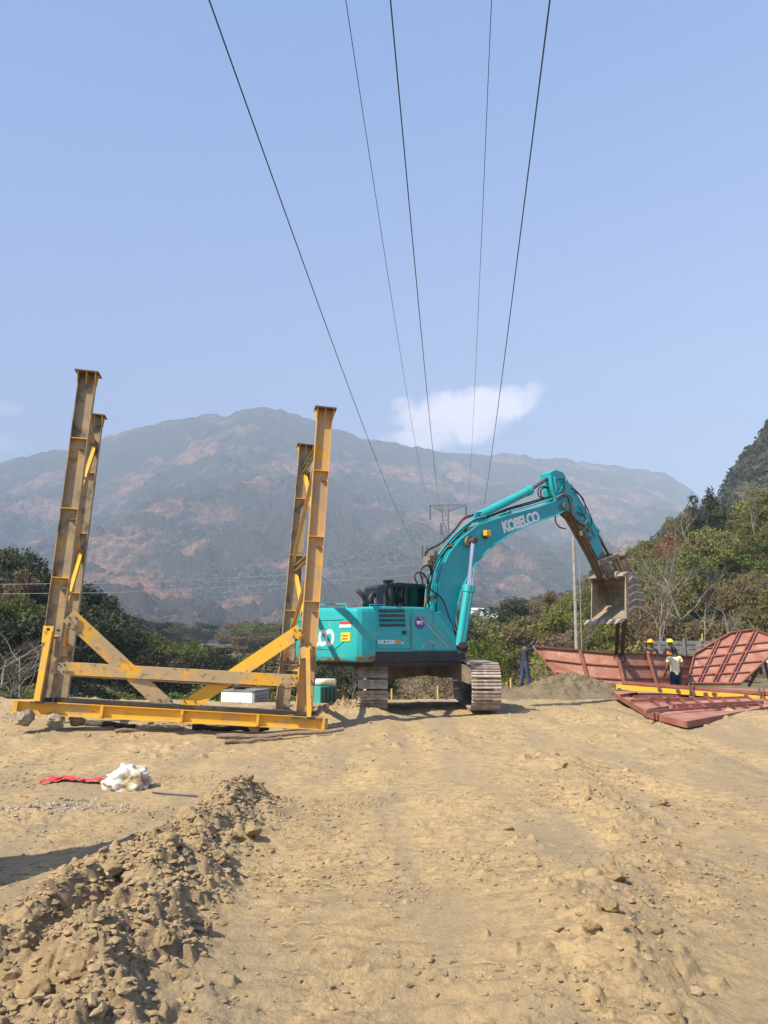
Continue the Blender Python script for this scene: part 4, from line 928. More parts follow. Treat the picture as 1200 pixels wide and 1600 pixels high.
b = MB(); q = [GH(238,1240), GH(262,1243), GH(285,1245), GH(308,1247)]; 
for x in q: x.z = hn(x.x, x.y)+.015
b.tube(q, .008, 5); tag(b.build('rope', M['jeans'], org=q[0]), 'thin blue grey rope end right of the white sack', 'rope').location = q[0]

# white cabinet with tank, teal tank
D = 23.0; p = P(384, 1110, D); e_ = empty('generator_cabinet', (p.x, D, p.z-.22), -.30, 'white generator cabinet with grey louvred side behind the frame', 'generator')
wpx = 1/ (1200/ (D*.99)); b = MB(); b.box(-.55,.45,-.5,.5,0,.78); b.build('housing', M['cabinet'], e_, bevel=.02)
b = MB(); b.box(.455,.50,-.48,.48,.04,.76); b.build('side_panel', M['cabinet_side'], e_)
for k in range(7):
    b = MB(); b.box(.50,.525,-.40,.40,.1+k*.09,.14+k*.09); b.build('louvre', M['lorry_grey'], e_)
b = MB(); b.box(-.57,.52,-.52,.52,.782,.82); b.build('lid', M['lorry_grey'], e_)
b = MB(); b.tube([(0,0,0),(0,0,.05),(0,0,.16),(0,0,.2),(0,0,.25)], [.17,.19,.19,.14,.06], 14); o = b.build('plastic_tank', M['tank'], smooth=True); o.location = P(374, 1089, D); o.location.z = e_.location.z+.83; tag(o, 'small black plastic tank on top of the white generator cabinet', 'tank')
D = 21.5; p = P(503, 1115, D); e_ = empty('storage_container', (p.x+.1, D, p.z-.25), -.62, 'sea green steel storage box right of the frame', 'storage box')
b = MB(); b.box(-.42,.10,-.35,.35,0,.98); b.build('box_body', M['teal_box'], e_, bevel=.015)
b = MB(); b.box(.105,.12,-.33,.33,.03,.95); sd = b.build('side_sheet', M['teal_box2'], e_)
for k in range(4):
    b = MB(); b.box(.122,.145,-.28+k*.16,-.22+k*.16,.06,.92); b.build('side_rib', M['teal_box2'], e_)
b = MB(); b.tube([(-.28,0,0),(-.26,0,0),(.0,0,0),(.26,0,0),(.30,0,0)], [.05,.10,.10,.10,.05], 12); o = b.build('white_drum', M['sack'], smooth=True); o.location = (e_.location.x-.02, e_.location.y+.05, e_.location.z+1.08); tag(o, 'whitish drum lying on top of the sea green storage box', 'drum')
# ------------------------------------------------------------------ the excavator
TH = R(35); cT, sT = math.cos(TH), math.sin(TH); XC = Vector((1.07, 18.0, .27))
exv = empty('crawler_excavator', XC, TH, 'teal crawler excavator with raised boom and hanging bucket', 'excavator')
def L2(u, v, yl):
    d = ray(u, v); o = Vector((0,0,EYE)) - XC; nx, ny_ = -sT, cT
    t = (yl - (o.x*nx + o.y*ny_))/(d.x*nx + d.y*ny_); q = o + d*t
    return Vector((q.x*cT + q.y*sT, yl, q.z))
def xb(mb, name, m, parent=exv, **k): return mb.build(name, M[m], parent, **k)
# crawler tracks, driven along world Y
TL, TR_, ZC = 1.74, .385, .455
def track_path(n):
    per = 4*TL + 2*math.pi*TR_; out = []
    for i in range(n):
        s = per*i/n
        if s < 2*TL: out.append((-TL+s, ZC+TR_, 0))
        elif s < 2*TL+math.pi*TR_: a = (s-2*TL)/TR_; out.append((TL+TR_*math.sin(a), ZC+TR_*math.cos(a), a))
        elif s < 4*TL+math.pi*TR_: q = s-2*TL-math.pi*TR_; out.append((TL-q, ZC-TR_, math.pi))
        else: a = (s-4*TL-math.pi*TR_)/TR_; out.append((-TL-TR_*math.sin(a), ZC-TR_*math.cos(a), math.pi+a))
    return out
sh = MB(); sh.box(-.090,.090,-.30,.30,.0,.022)
for xx in (-.074, -.004, .066): sh.box(xx-.009, xx+.009, -.297, .297, .0225, .050)
shoe = None
for side in (-1, 1):
    tf = MB(); tf.box(-TL, TL, -.13, .13, .22, .72); 
    tk = xb(tf, 'crawler_track', 'mud_steel', bevel=.03); tk.location = (sT*0, 0, 0); tk.rotation_euler = (0, 0, math.pi/2 - TH)
    # centre offset of the track in world X
    off = Vector((side*1.145-.15, 0, 0)); tk.location = (off.x*cT + off.y*sT, -off.x*sT + off.y*cT, 0)
    for q in (-TL, TL):
        wl = MB(); wl.tube([(q,-.10,ZC),(q,.10,ZC)], TR_-.05, 20); wl.tube([(q,-.14,ZC),(q,.14,ZC)], .15, 12); xb(wl, 'idler_wheel', 'mud_steel', tk)
    for q in np.linspace(-1.35, 1.35, 8):
        wl = MB(); wl.tube([(q,-.15,.16),(q,.15,.16)], .09, 10); xb(wl, 'track_roller', 'mud_steel', tk)
    lk = MB(); pp = track_path(96)
    for s_ in (-.09, .09): 
        for i in range(96):
            a, b_ = pp[i], pp[(i+1)%96]; lk.bar((a[0], s_, a[1]-0), (b_[0], s_, b_[1]), .045, .08, (0,1,0))
    xb(lk, 'track_chain', 'mud_steel', tk)
    for (x, z, a) in track_path(51):
        if shoe is None: o = xb(sh, 'track_shoe', 'track', tk); shoe = o
        else: o = shoe.copy(); C.objects.link(o); o.parent = tk
        o.location = (x + .05*math.sin(a), 0, z + .05*math.cos(a)); o.rotation_euler = (0, a, 0)
# undercarriage
def rotp(x, y, z): x -= .15; return (x*cT + y*sT, -x*sT + y*cT, z)     # world-aligned to local
for (y0, y1) in ((-1.05, -.45), (.45, 1.05)):
    for sg in (-1, 1):
        A = [rotp(0, y0*.45, .62), rotp(0, y1*.45, .62), rotp(0, y1*.45, .96), rotp(0, y0*.45, .96)]
        B_ = [rotp(sg*1.08, y0*1.5, .40), rotp(sg*1.08, y1*1.5, .40), rotp(sg*1.08, y1*1.5, .80), rotp(sg*1.08, y0*1.5, .80)]
        mid = [rotp(sg*.62, y0*.9, .58), rotp(sg*.62, y1*.9, .58), rotp(sg*.62, y1*.9, .93), rotp(sg*.62, y0*.9, .93)]
        uc = MB(); uc.prism(A, mid); uc.prism(mid, B_); xb(uc, 'undercarriage_leg', 'mud_steel')
tb = MB(); tb.tube([(0,0,.86),(0,0,.99)], .62, 28); tb.tube([(0,0,.99),(0,0,1.06)], .70, 28); xb(tb, 'swing_ring', 'black')
# upper deck
dk = MB(); dk.prism([(-2.5,-1.22,.97),(.2,-1.0,.97),(.75,-.2,.97),(.85,1.25,.97),(-2.5,1.25,.97)], [(-2.5,-1.22,1.12),(.2,-1.0,1.12),(.75,-.2,1.12),(.85,1.25,1.12),(-2.5,1.25,1.12)]); xb(dk, 'deck', 'black')
def zat(u, v, yl): return L2(u, v, yl).z
# counterweight: rounded plan
zb, zt = .96, 2.06
def arcpt(phi, r=3.12): return Vector((-r*math.cos(phi)*1.0, r*math.sin(phi), 0))
plan = []
for k in range(-12, 13):
    phi = R(22)*k/12; plan.append((-3.12*math.cos(phi)+.02, 3.12*math.sin(phi)))
lft = [(-2.83, 1.24), (-2.74, 1.29), (-2.60, 1.30), (-2.42, 1.30)]; rgt = [(-2.42,-1.30), (-2.60,-1.30), (-2.74,-1.29), (-2.83,-1.24)]
ring = rgt + plan + lft
cw = MB(); nR = len(ring); sections = [(zb-.0, .90), (zb+.03, .955), (zb+.10, .985), (zb+.30, 1.0), (zt-.20, 1.0), (zt-.07, .992), (zt-.015, .975), (zt, .95)]
cx0 = -2.42
vv = []
for (z, sc_) in sections:
    for (x, y) in ring: vv.append((cx0+(x-cx0)*sc_, y*(.5+.5*sc_), z + (0 if z < 1.5 else -.03*abs(y))))
ff = []
for i in range(len(sections)-1):
    for j in range(nR): ff.append((i*nR+j, i*nR+(j+1)%nR, (i+1)*nR+(j+1)%nR, (i+1)*nR+j))
ff.append(tuple(reversed(range(nR)))); ff.append(tuple(range((len(sections)-1)*nR, len(sections)*nR)))
cw.add(vv, ff); cwo = xb(cw, 'counterweight', 'teal', smooth=False)
# scuffed lower edge
def cw_mat():
    m = M['teal'].copy(); m.name = 'teal_paint_scuffed_low'; t = m.node_tree; b = t.nodes['Principled BSDF']; src = b.inputs['Base Color'].links[0].from_socket
    tc_ = t.nodes.new('ShaderNodeTexCoord'); sp_ = t.nodes.new('ShaderNodeSeparateXYZ'); t.links.new(tc_.outputs['Object'], sp_.inputs[0])
    n1 = t.nodes.new('ShaderNodeTexNoise'); n1.inputs['Scale'].default_value = 3.2; n1.inputs['Detail'].default_value = 9; n1.inputs['Roughness'].default_value = .7; mp = t.nodes.new('ShaderNodeMapping'); mp.inputs['Scale'].default_value = (1,1,2.2); t.links.new(tc_.outputs['Object'], mp.inputs[0]); t.links.new(mp.outputs[0], n1.inputs['Vector'])
    mr = t.nodes.new('ShaderNodeMapRange'); mr.inputs[1].default_value = .96; mr.inputs[2].default_value = 1.42; mr.inputs[3].default_value = .20; mr.inputs[4].default_value = -.16; t.links.new(sp_.outputs[2], mr.inputs[0])
    ad = t.nodes.new('ShaderNodeMath'); t.links.new(mr.outputs[0], ad.inputs[0]); t.links.new(n1.outputs[0], ad.inputs[1])
    m2_ = t.nodes.new('ShaderNodeMapRange'); m2_.inputs[1].default_value = .60; m2_.inputs[2].default_value = .70; t.links.new(ad.outputs[0], m2_.inputs[0])
    mx = t.nodes.new('ShaderNodeMix'); mx.data_type = 'RGBA'; t.links.new(m2_.outputs[0], mx.inputs['Factor']); t.links.new(src, mx.inputs[6])
    n2 = t.nodes.new('ShaderNodeTexNoise'); n2.inputs['Scale'].default_value = 4; cr_ = t.nodes.new('ShaderNodeMix'); cr_.data_type = 'RGBA'; t.links.new(tc_.outputs['Object'], n2.inputs['Vector']); m3 = t.nodes.new('ShaderNodeMapRange'); m3.inputs[1].default_value=.45; m3.inputs[2].default_value=.55; t.links.new(n2.outputs[0], m3.inputs[0]); t.links.new(m3.outputs[0], cr_.inputs['Factor'])
    cr_.inputs[6].default_value = (.17,.22,.16,1); cr_.inputs[7].default_value = (.19,.075,.045,1); t.links.new(cr_.outputs[2], mx.inputs[7]); t.links.new(mx.outputs[2], b.inputs['Base Color'])
    return m
cwo.data.materials[0] = cw_mat(); 
# lettering helper
def text_verts(s, size=1.0, bold=.0, shear=0.0, spacing=1.0):
    cu = bpy.data.curves.new('txt', 'FONT'); cu.body = s; cu.size = size; cu.offset = bold; cu.shear = shear; cu.space_character = spacing; cu.extrude = .004; cu.align_x = 'CENTER'; cu.align_y = 'CENTER'; cu.resolution_u = 4
    o = bpy.data.objects.new('txt', cu); C.objects.link(o); bpy.context.view_layer.update(); dg = bpy.context.evaluated_depsgraph_get(); me = bpy.data.meshes.new_from_object(o.evaluated_get(dg)); bpy.data.objects.remove(o)
    return me
def letter(s, fn, m, parent, size=1.0, name='lettering', wfit=None, hfit=None, **k):
    me = text_verts(s, size, **k); vs_ = [v.co.copy() for v in me.vertices]
    x0 = min(v.x for v in vs_); x1 = max(v.x for v in vs_); y0 = min(v.y for v in vs_); y1 = max(v.y for v in vs_)
    for v in me.vertices:
        x, y = v.co.x, v.co.y
        if wfit: x = ((x-x0)/(x1-x0)-.5)*wfit
        if hfit: y = ((y-y0)/(y1-y0)-.5)*hfit
        v.co = fn(x, y, v.co.z)
    me.materials.clear(); me.materials.append(M[m]); me.name = name; o = bpy.data.objects.new(name, me); C.objects.link(o); o.parent = parent; return o
RC = 3.12
def on_cw(x, y, z, zc, r=RC):
    phi = x/r    # x grows to the reader's right: from the far side to the near side
    phi = -phi; rr = r + .004 + z; return Vector((-rr*math.cos(phi)+.02, rr*math.sin(phi), zc+y))
ze = 1.36
letter('KOBELCO', lambda x, y, z: on_cw(x, y, z, 1.44), 'white', cwo, wfit=1.42, hfit=.34, bold=.045, spacing=.86)
# panel groove and decals on the counterweight
gr = MB()
def strip(pts, wd, m, name, fn, parent):
    b = MB()
    for a, c in zip(pts[:-1], pts[1:]):
        n = max(1, int(abs(c[0]-a[0])/.08))
        for k in range(n):
            p0 = (a[0]+(c[0]-a[0])*k/n, a[1]+(c[1]-a[1])*k/n); p1 = (a[0]+(c[0]-a[0])*(k+1)/n, a[1]+(c[1]-a[1])*(k+1)/n)
            b.bar(fn(p0[0], p0[1], 0), fn(p1[0], p1[1], 0), wd, .008, (0,0,1) if abs(c[1]-a[1]) < abs(c[0]-a[0]) else (0,1,0))
    return b.build(name, M[m], parent)
cwf = lambda x, y, z: on_cw(x, y, z, 1.5)
strip([(-1.05,.30),(.95,.30)], .02, 'teal_boom', 'panel_groove', cwf, cwo); strip([(-.9,-.22),(.7,-.30),(.97,-.14)], .014, 'teal_boom', 'panel_groove', cwf, cwo)
def decal(x0, x1, z0, z1, m, name, parent=cwo, r=RC+.004):
    b = MB(); n = 4; A = []; B_ = []
    for k in range(n+1):
        x = x0+(x1-x0)*k/n; A.append(on_cw(x, z0, .0, 0, r)); B_.append(on_cw(x, z1, .0, 0, r))
    for k in range(n):
        q = [A[k], A[k+1], B_[k+1], B_[k]]; nrm = Vector((-1,0,0)); b.prism(q, [v + (v*Vector((1,1,0))).normalized()*.004 if False else v + Vector((v.x, v.y, 0)).normalized()*.004 for v in q])
    return b.build(name, M[m], parent)
def flat(u0, v0, u1, v1, yl, m, name, parent, t=.006):
    a = L2(u0, v0, yl); c = L2(u1, v1, yl); b = MB(); b.box(min(a.x,c.x), max(a.x,c.x), yl-t, yl, min(a.z,c.z), max(a.z,c.z)); return b.build(name, M[m], parent)
decal(.86, 1.16, 1.70, 1.76, 'red_print', 'flag_decal'); decal(.86, 1.16, 1.64, 1.70, 'white', 'flag_decal')
lb = decal(.90, 1.14, 1.37, 1.54, 'yellow_print', 'warning_label', r=RC+.004)
for k in range(2): decal(.93, 1.08, 1.41+k*.06, 1.425+k*.06, 'black', 'label_print', parent=lb, r=RC+.010)
# house side: built between the counterweight and the boom, side plane at local y = -1.30
YS = -1.27
side = MB()
s0 = L2(584, 947, YS); s1 = L2(676, 949, YS); s2 = L2(686, 962, YS); s3 = L2(713, 998, YS); s4 = L2(714, 1018, YS); s5 = L2(584, 1019, YS)
prof = [s0, s1, s2, s3, s4, s5]
inner = [Vector((q.x, YS+.9, q.z)) for q in prof]
side.prism([Vector((q.x, YS, q.z)) for q in prof], inner); sido = xb(side, 'engine_housing', 'teal', bevel=.035)
# left half of the housing
lh = MB(); lh.box(s0.x, -.35, YS+.9, 1.25, 1.12, 2.02); xb(lh, 'rear_hood', 'teal', bevel=.04)
sk = MB(); a = L2(583, 1019, YS); c = L2(716, 1034, YS); sk.box(a.x, c.x, YS-.005, YS+.35, c.z+.01, a.z+.005); xb(sk, 'side_skirt', 'black', bevel=.02)
bl = MB(); bl.box(-2.45, -.3, YS+.02, 1.2, .86, .97); xb(bl, 'belly_plate', 'black')
# door seams, grille
def seam(p0, p1, m='teal_dirty', wd=.016):
    b = MB(); a, c = L2(*p0, YS-.002), L2(*p1, YS-.002); b.bar(a, c, .008, wd, (0,0,1) if abs(a.x-c.x) > abs(a.z-c.z) else (1,0,0)); b.build('door_seam', M['black'] if m == 'b' else M[m], sido)
for p0, p1 in (((584,949),(584,1019)), ((643,950),(643,1016)), ((677,953),(677,1016)), ((588,1014),(641,1014)), ((645,1016),(712,1016)), ((588,1000),(588,1014)), ((641,955),(641,1014))): seam(p0, p1)
gl = MB()
for r_ in range(4):
    v0 = 952 + r_*7.4
    for k in range(15):
        u0 = 591.5 + k*2.75 + r_*.5; a = L2(u0, v0, YS); c = L2(u0+1.8, v0+5.2, YS); gl.box(a.x, c.x, YS-.008, YS+.01, c.z, a.z)
glo = gl.build('ventilation_grille', M['black'], sido)
flat(625, 983, 639, 994, YS-.001, 'teal_boom', 'door_latch', sido); flat(628, 985.5, 635, 991.5, YS-.008, 'black', 'latch_pocket', sido)
# model lettering
def on_side(u, v):
    o = L2(u, v, YS); return lambda x, y, z: Vector((o.x + x, YS-.004-z, o.z + y))
def du(u0, u1, v=1003): return L2(u1, v, YS).x - L2(u0, v, YS).x
letter('SK220', on_side(603, 1003), 'white', sido, wfit=du(590,616), hfit=.085, bold=.03); letter('XD', on_side(621.5, 1003), 'orange_print', sido, wfit=du(617,626), hfit=.085, bold=.03); letter('10', on_side(628.5, 1004.5), 'white', sido, wfit=du(627,630.5), hfit=.06, bold=.02)
# sticker
c0 = L2(656, 973, YS); b = MB(); b.tube([(c0.x, YS-.001, c0.z), (c0.x, YS-.006, c0.z)], .135, 28); stk = b.build('round_sticker', M['purple'], sido)
letter('IRC', lambda x, y, z: Vector((c0.x+x, YS-.009-z, c0.z+y)), 'white', stk, wfit=.15, hfit=.07, bold=.02)
# ring emblem and swoosh lines
c1 = L2(672, 1010, YS); b = MB()
for k in range(24):
    a0, a1 = math.pi*1.08*k/24 - .1, math.pi*1.08*(k+1)/24 - .1
    b.bar((c1.x+.165*math.cos(a0), YS-.004, c1.z+.12*math.sin(a0)-.02), (c1.x+.165*math.cos(a1), YS-.004, c1.z+.12*math.sin(a1)-.02), .006, .045, (0,0,1) if abs(math.cos((a0+a1)/2)) < .7 else (1,0,0))
b.build('ring_emblem', M['grey_print'], sido)
for (p0, p1, wd) in (((646,953),(700,1013),.035), ((653,952),(706,1009),.02)):
    b = MB(); b.bar(L2(*p0, YS-.004), L2(*p1, YS-.004), .005, wd, (0,0,1)); b.build('stripe_print', M['grey_print'], sido)
# handrail and filler on the hood
hr = MB(); zt2 = 2.06
for (u0, u1, yl) in ((503, 560, -.9),):
    a = L2(505, 950, -.9); a.z = zt2-.02; c = L2(575, 948, -.9); c.z = zt2-.02
hr.tube([(-2.95,.2,2.02),(-2.95,.2,2.12),(-2.85,-.2,2.14),(-2.75,-.7,2.12),(-2.75,-.75,2.02)], .015, 6); hr.tube([(-2.3,-.9,2.0),(-2.3,-.9,2.12),(-1.9,-.9,2.12),(-1.9,-.9,2.0)], .012, 6); xb(hr, 'handrail', 'teal')
ehx = L2(571, 947, -.35); ex_ = MB(); ex_.tube([(ehx.x,-.35,1.95),(ehx.x,-.35,2.22),(ehx.x-.04,-.35,2.32),(ehx.x-.20,-.35,2.44)], .055, 10); xb(ex_, 'exhaust_pipe', 'black', smooth=True)
am = MB(); am.tube([(ehx.x+.16,-.30,1.98),(ehx.x+.16,-.30,2.30),(ehx.x+.22,-.30,2.40),(ehx.x+.30,-.30,2.36)], .05, 10); am.tube([(ehx.x+.30,-.3,1.98),(ehx.x+.30,-.3,2.30)], .09, 12); xb(am, 'air_intake', 'black', smooth=True)
# cab (far side)
ca = L2(599, 950, .40); cb = L2(668, 950, .40); xa, xbv = ca.x, cb.x+.25; yc0, yc1 = .40, 1.25; ztp = L2(620, 915, .40).z
cab = MB(); 
for (x, y) in ((xa,yc0),(xa,yc1),(xa+.62,yc0),(xbv,yc0),(xbv,yc1)): cab.bar((x, y, 1.1), (x+(.10 if x == xa else 0), y, ztp-.03), .10, .10, (0,1,0))
cab.box(xa-.02, xbv+.03, yc0-.03, yc1+.03, 1.1, 1.95)
cabo = xb(cab, 'cab', 'black', bevel=.012)
rf = MB(); rf.prism([(xa+.05,yc0-.05,ztp-.04),(xa+.12,yc0-.05,ztp+.02),(xa+.4,yc0-.05,ztp+.07),(xbv-.1,yc0-.05,ztp+.06),(xbv+.04,yc0-.05,ztp-.04)], [(xa+.05,yc1+.05,ztp-.04),(xa+.12,yc1+.05,ztp+.02),(xa+.4,yc1+.05,ztp+.07),(xbv-.1,yc1+.05,ztp+.06),(xbv+.04,yc1+.05,ztp-.04)]); rf.build('cab_roof', M['black'], cabo, bevel=.015)
M['pane'] = mat('cab_window_glass', (.02,.025,.025), rough=.05, spec=.8)
t_ = M['pane'].node_tree; tr = t_.nodes.new('ShaderNodeBsdfTransparent'); tr.inputs[0].default_value = (.55,.62,.6,1); mxs = t_.nodes.new('ShaderNodeMixShader'); mxs.inputs[0].default_value = .55
t_.links.new(t_.nodes['Principled BSDF'].outputs[0], mxs.inputs[2]); t_.links.new(tr.outputs[0], mxs.inputs[1]); t_.links.new(mxs.outputs[0], t_.nodes['Material Output'].inputs[0])
for (x0, x1, y) in ((xa+.1, xa+.56, yc0), (xa+.69, xbv-.06, yc0), (xa+.1, xbv-.06, yc1)):
    g_ = MB(); g_.box(x0, x1, y-.006, y+.006, 1.95, ztp-.04); g_.build('window_pane', M['pane'], cabo)
for x in (xa+.05, xbv): 
    g_ = MB(); g_.box(x-.006, x+.006, yc0+.05, yc1-.05, 1.95, ztp-.04); g_.build('window_pane', M['pane'], cabo)
st_ = MB(); st_.box(xa+.35, xa+.5, .58, 1.05, 1.5, 2.35); st_.box(xa+.36, xa+.48, .7, .93, 2.36, 2.5); st_.build('seat', M['tank'], cabo, bevel=.03)
# orange beacon bits on the cab roof
mr_ = MB(); mr_.tube([(xa+.10,yc0-.05,2.3),(xa+.10,yc0-.16,2.35),(xa+.10,yc0-.16,2.6)], .012, 5); mr_.box(xa+.06,xa+.12,yc0-.22,yc0-.10,2.35,2.6); mr_.build('mirror', M['black'], cabo)
wlm = MB(); wlm.tube([(xa+.3,.5,ztp+.06),(xa+.3,.5,ztp+.14)], .05, 8); wlm.box(xa+.15,xa+.26,.5,.62,ztp+.05,ztp+.13); wlm.build('roof_lamp', M['tank'], cabo)
# boom
HB = .24
out = [(692,1003),(685,975),(684,945),(685,915),(691,888),(702,864),(720,842),(746,821),(790,806),(840,793),(866,784),(880,781),(888,786),(887,796),(866,806),(832,817),(797,835),(767,855),(747,876),(732,898),(720,924),(713,952),(708,985),(700,1005)]
A = [L2(u, v, -HB) for (u, v) in out]; B_ = [Vector((q.x, HB, q.z)) for q in A]
bo = MB(); bo.prism(A, B_); boom = xb(bo, 'boom', 'teal_boom', bevel=.012)
# flange strips along the boom edges
for (seq) in (out[1:12], out[13:23]):
    f_ = MB(); pts = [L2(u, v, -HB-.002) for (u, v) in seq]
    f_.tube(pts, .02, 6); f_.build('edge_flange', M['teal'], boom)
lc = L2(814.5, 815, -HB-.002); la = L2(786, 824, -HB); lb_ = L2(843, 806, -HB); ta = math.atan2((lb_.z-la.z), (lb_.x-la.x)); Lw = (lb_-la).length
letter('KOBELCO', lambda x, y, z: Vector((lc.x + x*math.cos(ta) - y*math.sin(ta), -HB-.004-z, lc.z + x*math.sin(ta) + y*math.cos(ta))), 'white', boom, wfit=Lw, hfit=.30, bold=.045, spacing=.86)
# boom foot brackets
bf = MB()
for y in (-.36, .30):
    bf.prism([L2(u, v, y) for (u, v) in ((664,1012),(672,960),(690,955),(706,975),(716,1012))], [L2(u, v, y)+Vector((0,.06,0)) for (u, v) in ((664,1012),(672,960),(690,955),(706,975),(716,1012))])
bf.box(L2(664,1012,-.36).x, L2(716,1012,-.36).x, -.36, .36, 1.1, 1.25); xb(bf, 'boom_bracket', 'teal_boom', bevel=.01)
def cyl(name, p0, p1, p2, y, rb, rr_, m='teal', rm='chrome', parent=exv):
    a, c, e2 = L2(*p0, y), L2(*p1, y), L2(*p2, y); d = (c-a).normalized(); b = MB(); b.tube([a, c], rb, 16); b.tube([c-d*.14, c+d*.02], rb*1.22, 16); b.tube([a-d*.02, a+d*.1], rb*1.08, 14); o = b.build(name, M[m], parent, smooth=False)
    r_ = MB(); r_.tube([c, e2], rr_, 12); r_.build('rod', M[rm], o)
    for q in (a, e2):
        k = MB(); k.tube([(q.x, y-.10, q.z), (q.x, y+.10, q.z)], rr_*1.7, 12); k.build('pin', M['rod_dark'], o)
    return o
cyl('boom_cylinder', (717,1008), (731,916), (739,845), -.42, .085, .045); cyl('boom_cylinder', (722,1008), (736,917), (744,846), .42, .085, .045)
b = MB(); q = L2(739, 845, -.42); b.tube([(q.x,-.52,q.z),(q.x,.52,q.z)], .06, 14); b.tube([(q.x,-.34,q.z),(q.x,-.24,q.z)], .13, 16); b.build('cylinder_pin', M['mud_steel'], boom)
acy = cyl('arm_cylinder', (748,806), (828,766), (861,744), -.03, .105, .05, rm='rod_dark')
lp = L2(761, 834, -HB-.08); b = MB(); b.box(lp.x-.09, lp.x+.07, -HB-.16, -HB-.03, lp.z-.06, lp.z+.08); wl_ = b.build('work_lamp', M['lamp'], boom, bevel=.02)
b = MB(); b.box(lp.x-.06, lp.x+.05, -HB-.04, -HB+.0, lp.z-.12, lp.z-.04); b.build('lamp_bracket', M['black'], wl_)
bk = MB(); 
for y in (-.13, .09): bk.prism([L2(u, v, y) for (u, v) in ((738,818),(744,800),(752,800),(762,812))], [L2(u, v, y)+Vector((0,.04,0)) for (u, v) in ((738,818),(744,800),(752,800),(762,812))])
bk.build('cylinder_bracket', M['teal_boom'], boom)
# arm
HA = .19
ao = [(860,738),(868,734),(880,738),(888,752),(902,776),(924,812),(938,845),(950,880),(955,895),(950,903),(946,897),(933,869),(914,835),(899,809),(886,797),(870,786),(864,765)]
A = [L2(u, v, -HA) for (u, v) in ao]; bA = MB(); bA.prism(A, [Vector((q.x, HA, q.z)) for q in A]); armo = xb(bA, 'arm', 'teal_boom', bevel=.01)
# dirty inner face plate
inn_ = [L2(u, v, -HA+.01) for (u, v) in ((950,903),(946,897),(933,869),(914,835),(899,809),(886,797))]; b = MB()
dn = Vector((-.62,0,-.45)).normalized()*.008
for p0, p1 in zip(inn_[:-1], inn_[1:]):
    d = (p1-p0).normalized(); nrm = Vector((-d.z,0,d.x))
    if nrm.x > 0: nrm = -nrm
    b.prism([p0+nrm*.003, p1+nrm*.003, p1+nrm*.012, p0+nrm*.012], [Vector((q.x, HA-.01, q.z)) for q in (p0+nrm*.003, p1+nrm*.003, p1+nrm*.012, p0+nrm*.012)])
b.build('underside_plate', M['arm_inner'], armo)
b = MB()
for y in (-.12, 0, .12):
    for p0, p1 in zip(inn_[1:-1], inn_[2:]):
        d = (p1-p0).normalized(); nrm = Vector((-d.z,0,d.x)); nrm = -nrm if nrm.x > 0 else nrm
        q0, q1 = p0+nrm*.016, p1+nrm*.016; b.bar((q0.x,y,q0.z), (q1.x,y,q1.z), .02, .012, (0,1,0))
b.build('underside_rib', M['bucket'], armo)
# dirty lower end of the arm side
b = MB(); b.prism([L2(u, v, -HA-.008) for (u, v) in ((935,870),(943,860),(952,879),(956,896),(950,903),(946,897))], [L2(u, v, -HA-.001) for (u, v) in ((935,870),(943,860),(952,879),(956,896),(950,903),(946,897))]); b.build('worn_plate', M['mud_steel'], armo)
q = L2(878, 792, -HA); b = MB(); b.tube([(q.x,-.34,q.z),(q.x,.34,q.z)], .10, 16); b.build('elbow_pin', M['mud_steel'], armo)
bcy = cyl('bucket_cylinder', (893,768), (932,832), (952,869), -.05, .085, .042, rm='rod_dark')
bb_ = MB(); 
for y in (-.16,.08): bb_.prism([L2(u, v, y) for (u, v) in ((884,752),(895,758),(900,772),(896,784))], [L2(u, v, y)+Vector((0,.05,0)) for (u, v) in ((884,752),(895,758),(900,772),(896,784))])
bb_.build('cylinder_lug', M['teal_boom'], armo)
b = MB()
for y in (-.30, .24):
    a, c = L2(936, 880, y), L2(966, 868, y); b.bar(a, c, .06, .13, (0,0,1))
b.build('idler_link', M['mud_steel'], armo)
b = MB(); a, c = L2(964, 868, 0), L2(976, 897, 0); 
for y in (-.14, .14): b.bar((a.x,y,a.z), (c.x,y,c.z), .09, .15, (0,1,0))
b.tube([(a.x,-.34,a.z),(a.x,.34,a.z)], .075, 12); b.build('tipping_link', M['mud_steel'], armo)
# bucket
W = .60
pf = [(977,900),(982,893),(990,893),(998,902),(1003,915),(1005,930),(1002,944),(994,954),(984,962),(978,967)]   # outer shell, near side
Pb = [L2(u, v, -W) for (u, v) in pf]
def offp(pts, d):
    o = []
    for i, q in enumerate(pts):
        a = pts[max(i-1,0)]; c = pts[min(i+1,len(pts)-1)]; t = (c-a).normalized(); n = Vector((-t.z, 0, t.x)); o.append(q - n*d)
    return o
cen = sum(Pb, Vector())/len(Pb)
inn2 = offp(Pb, .03)
if (inn2[4]-cen).length > (Pb[4]-cen).length: inn2 = offp(Pb, -.03)
b = MB()
for i in range(len(Pb)-1):
    qd = [Pb[i], Pb[i+1], inn2[i+1], inn2[i]]; b.prism([Vector((q.x, -W, q.z)) for q in qd], [Vector((q.x, W, q.z)) for q in qd])
bkt = xb(b, 'bucket', 'bucket')
for y in (-W, W):
    b = MB(); t = .035; y0, y1 = (y-.0, y+t) if y < 0 else (y-t, y)
    b.prism([Vector((q.x, y0+(.001 if y<0 else 0), q.z)) for q in inn2], [Vector((q.x, y1-.001, q.z)) for q in inn2]); b.build('cheek_plate', M['bucket'], bkt)
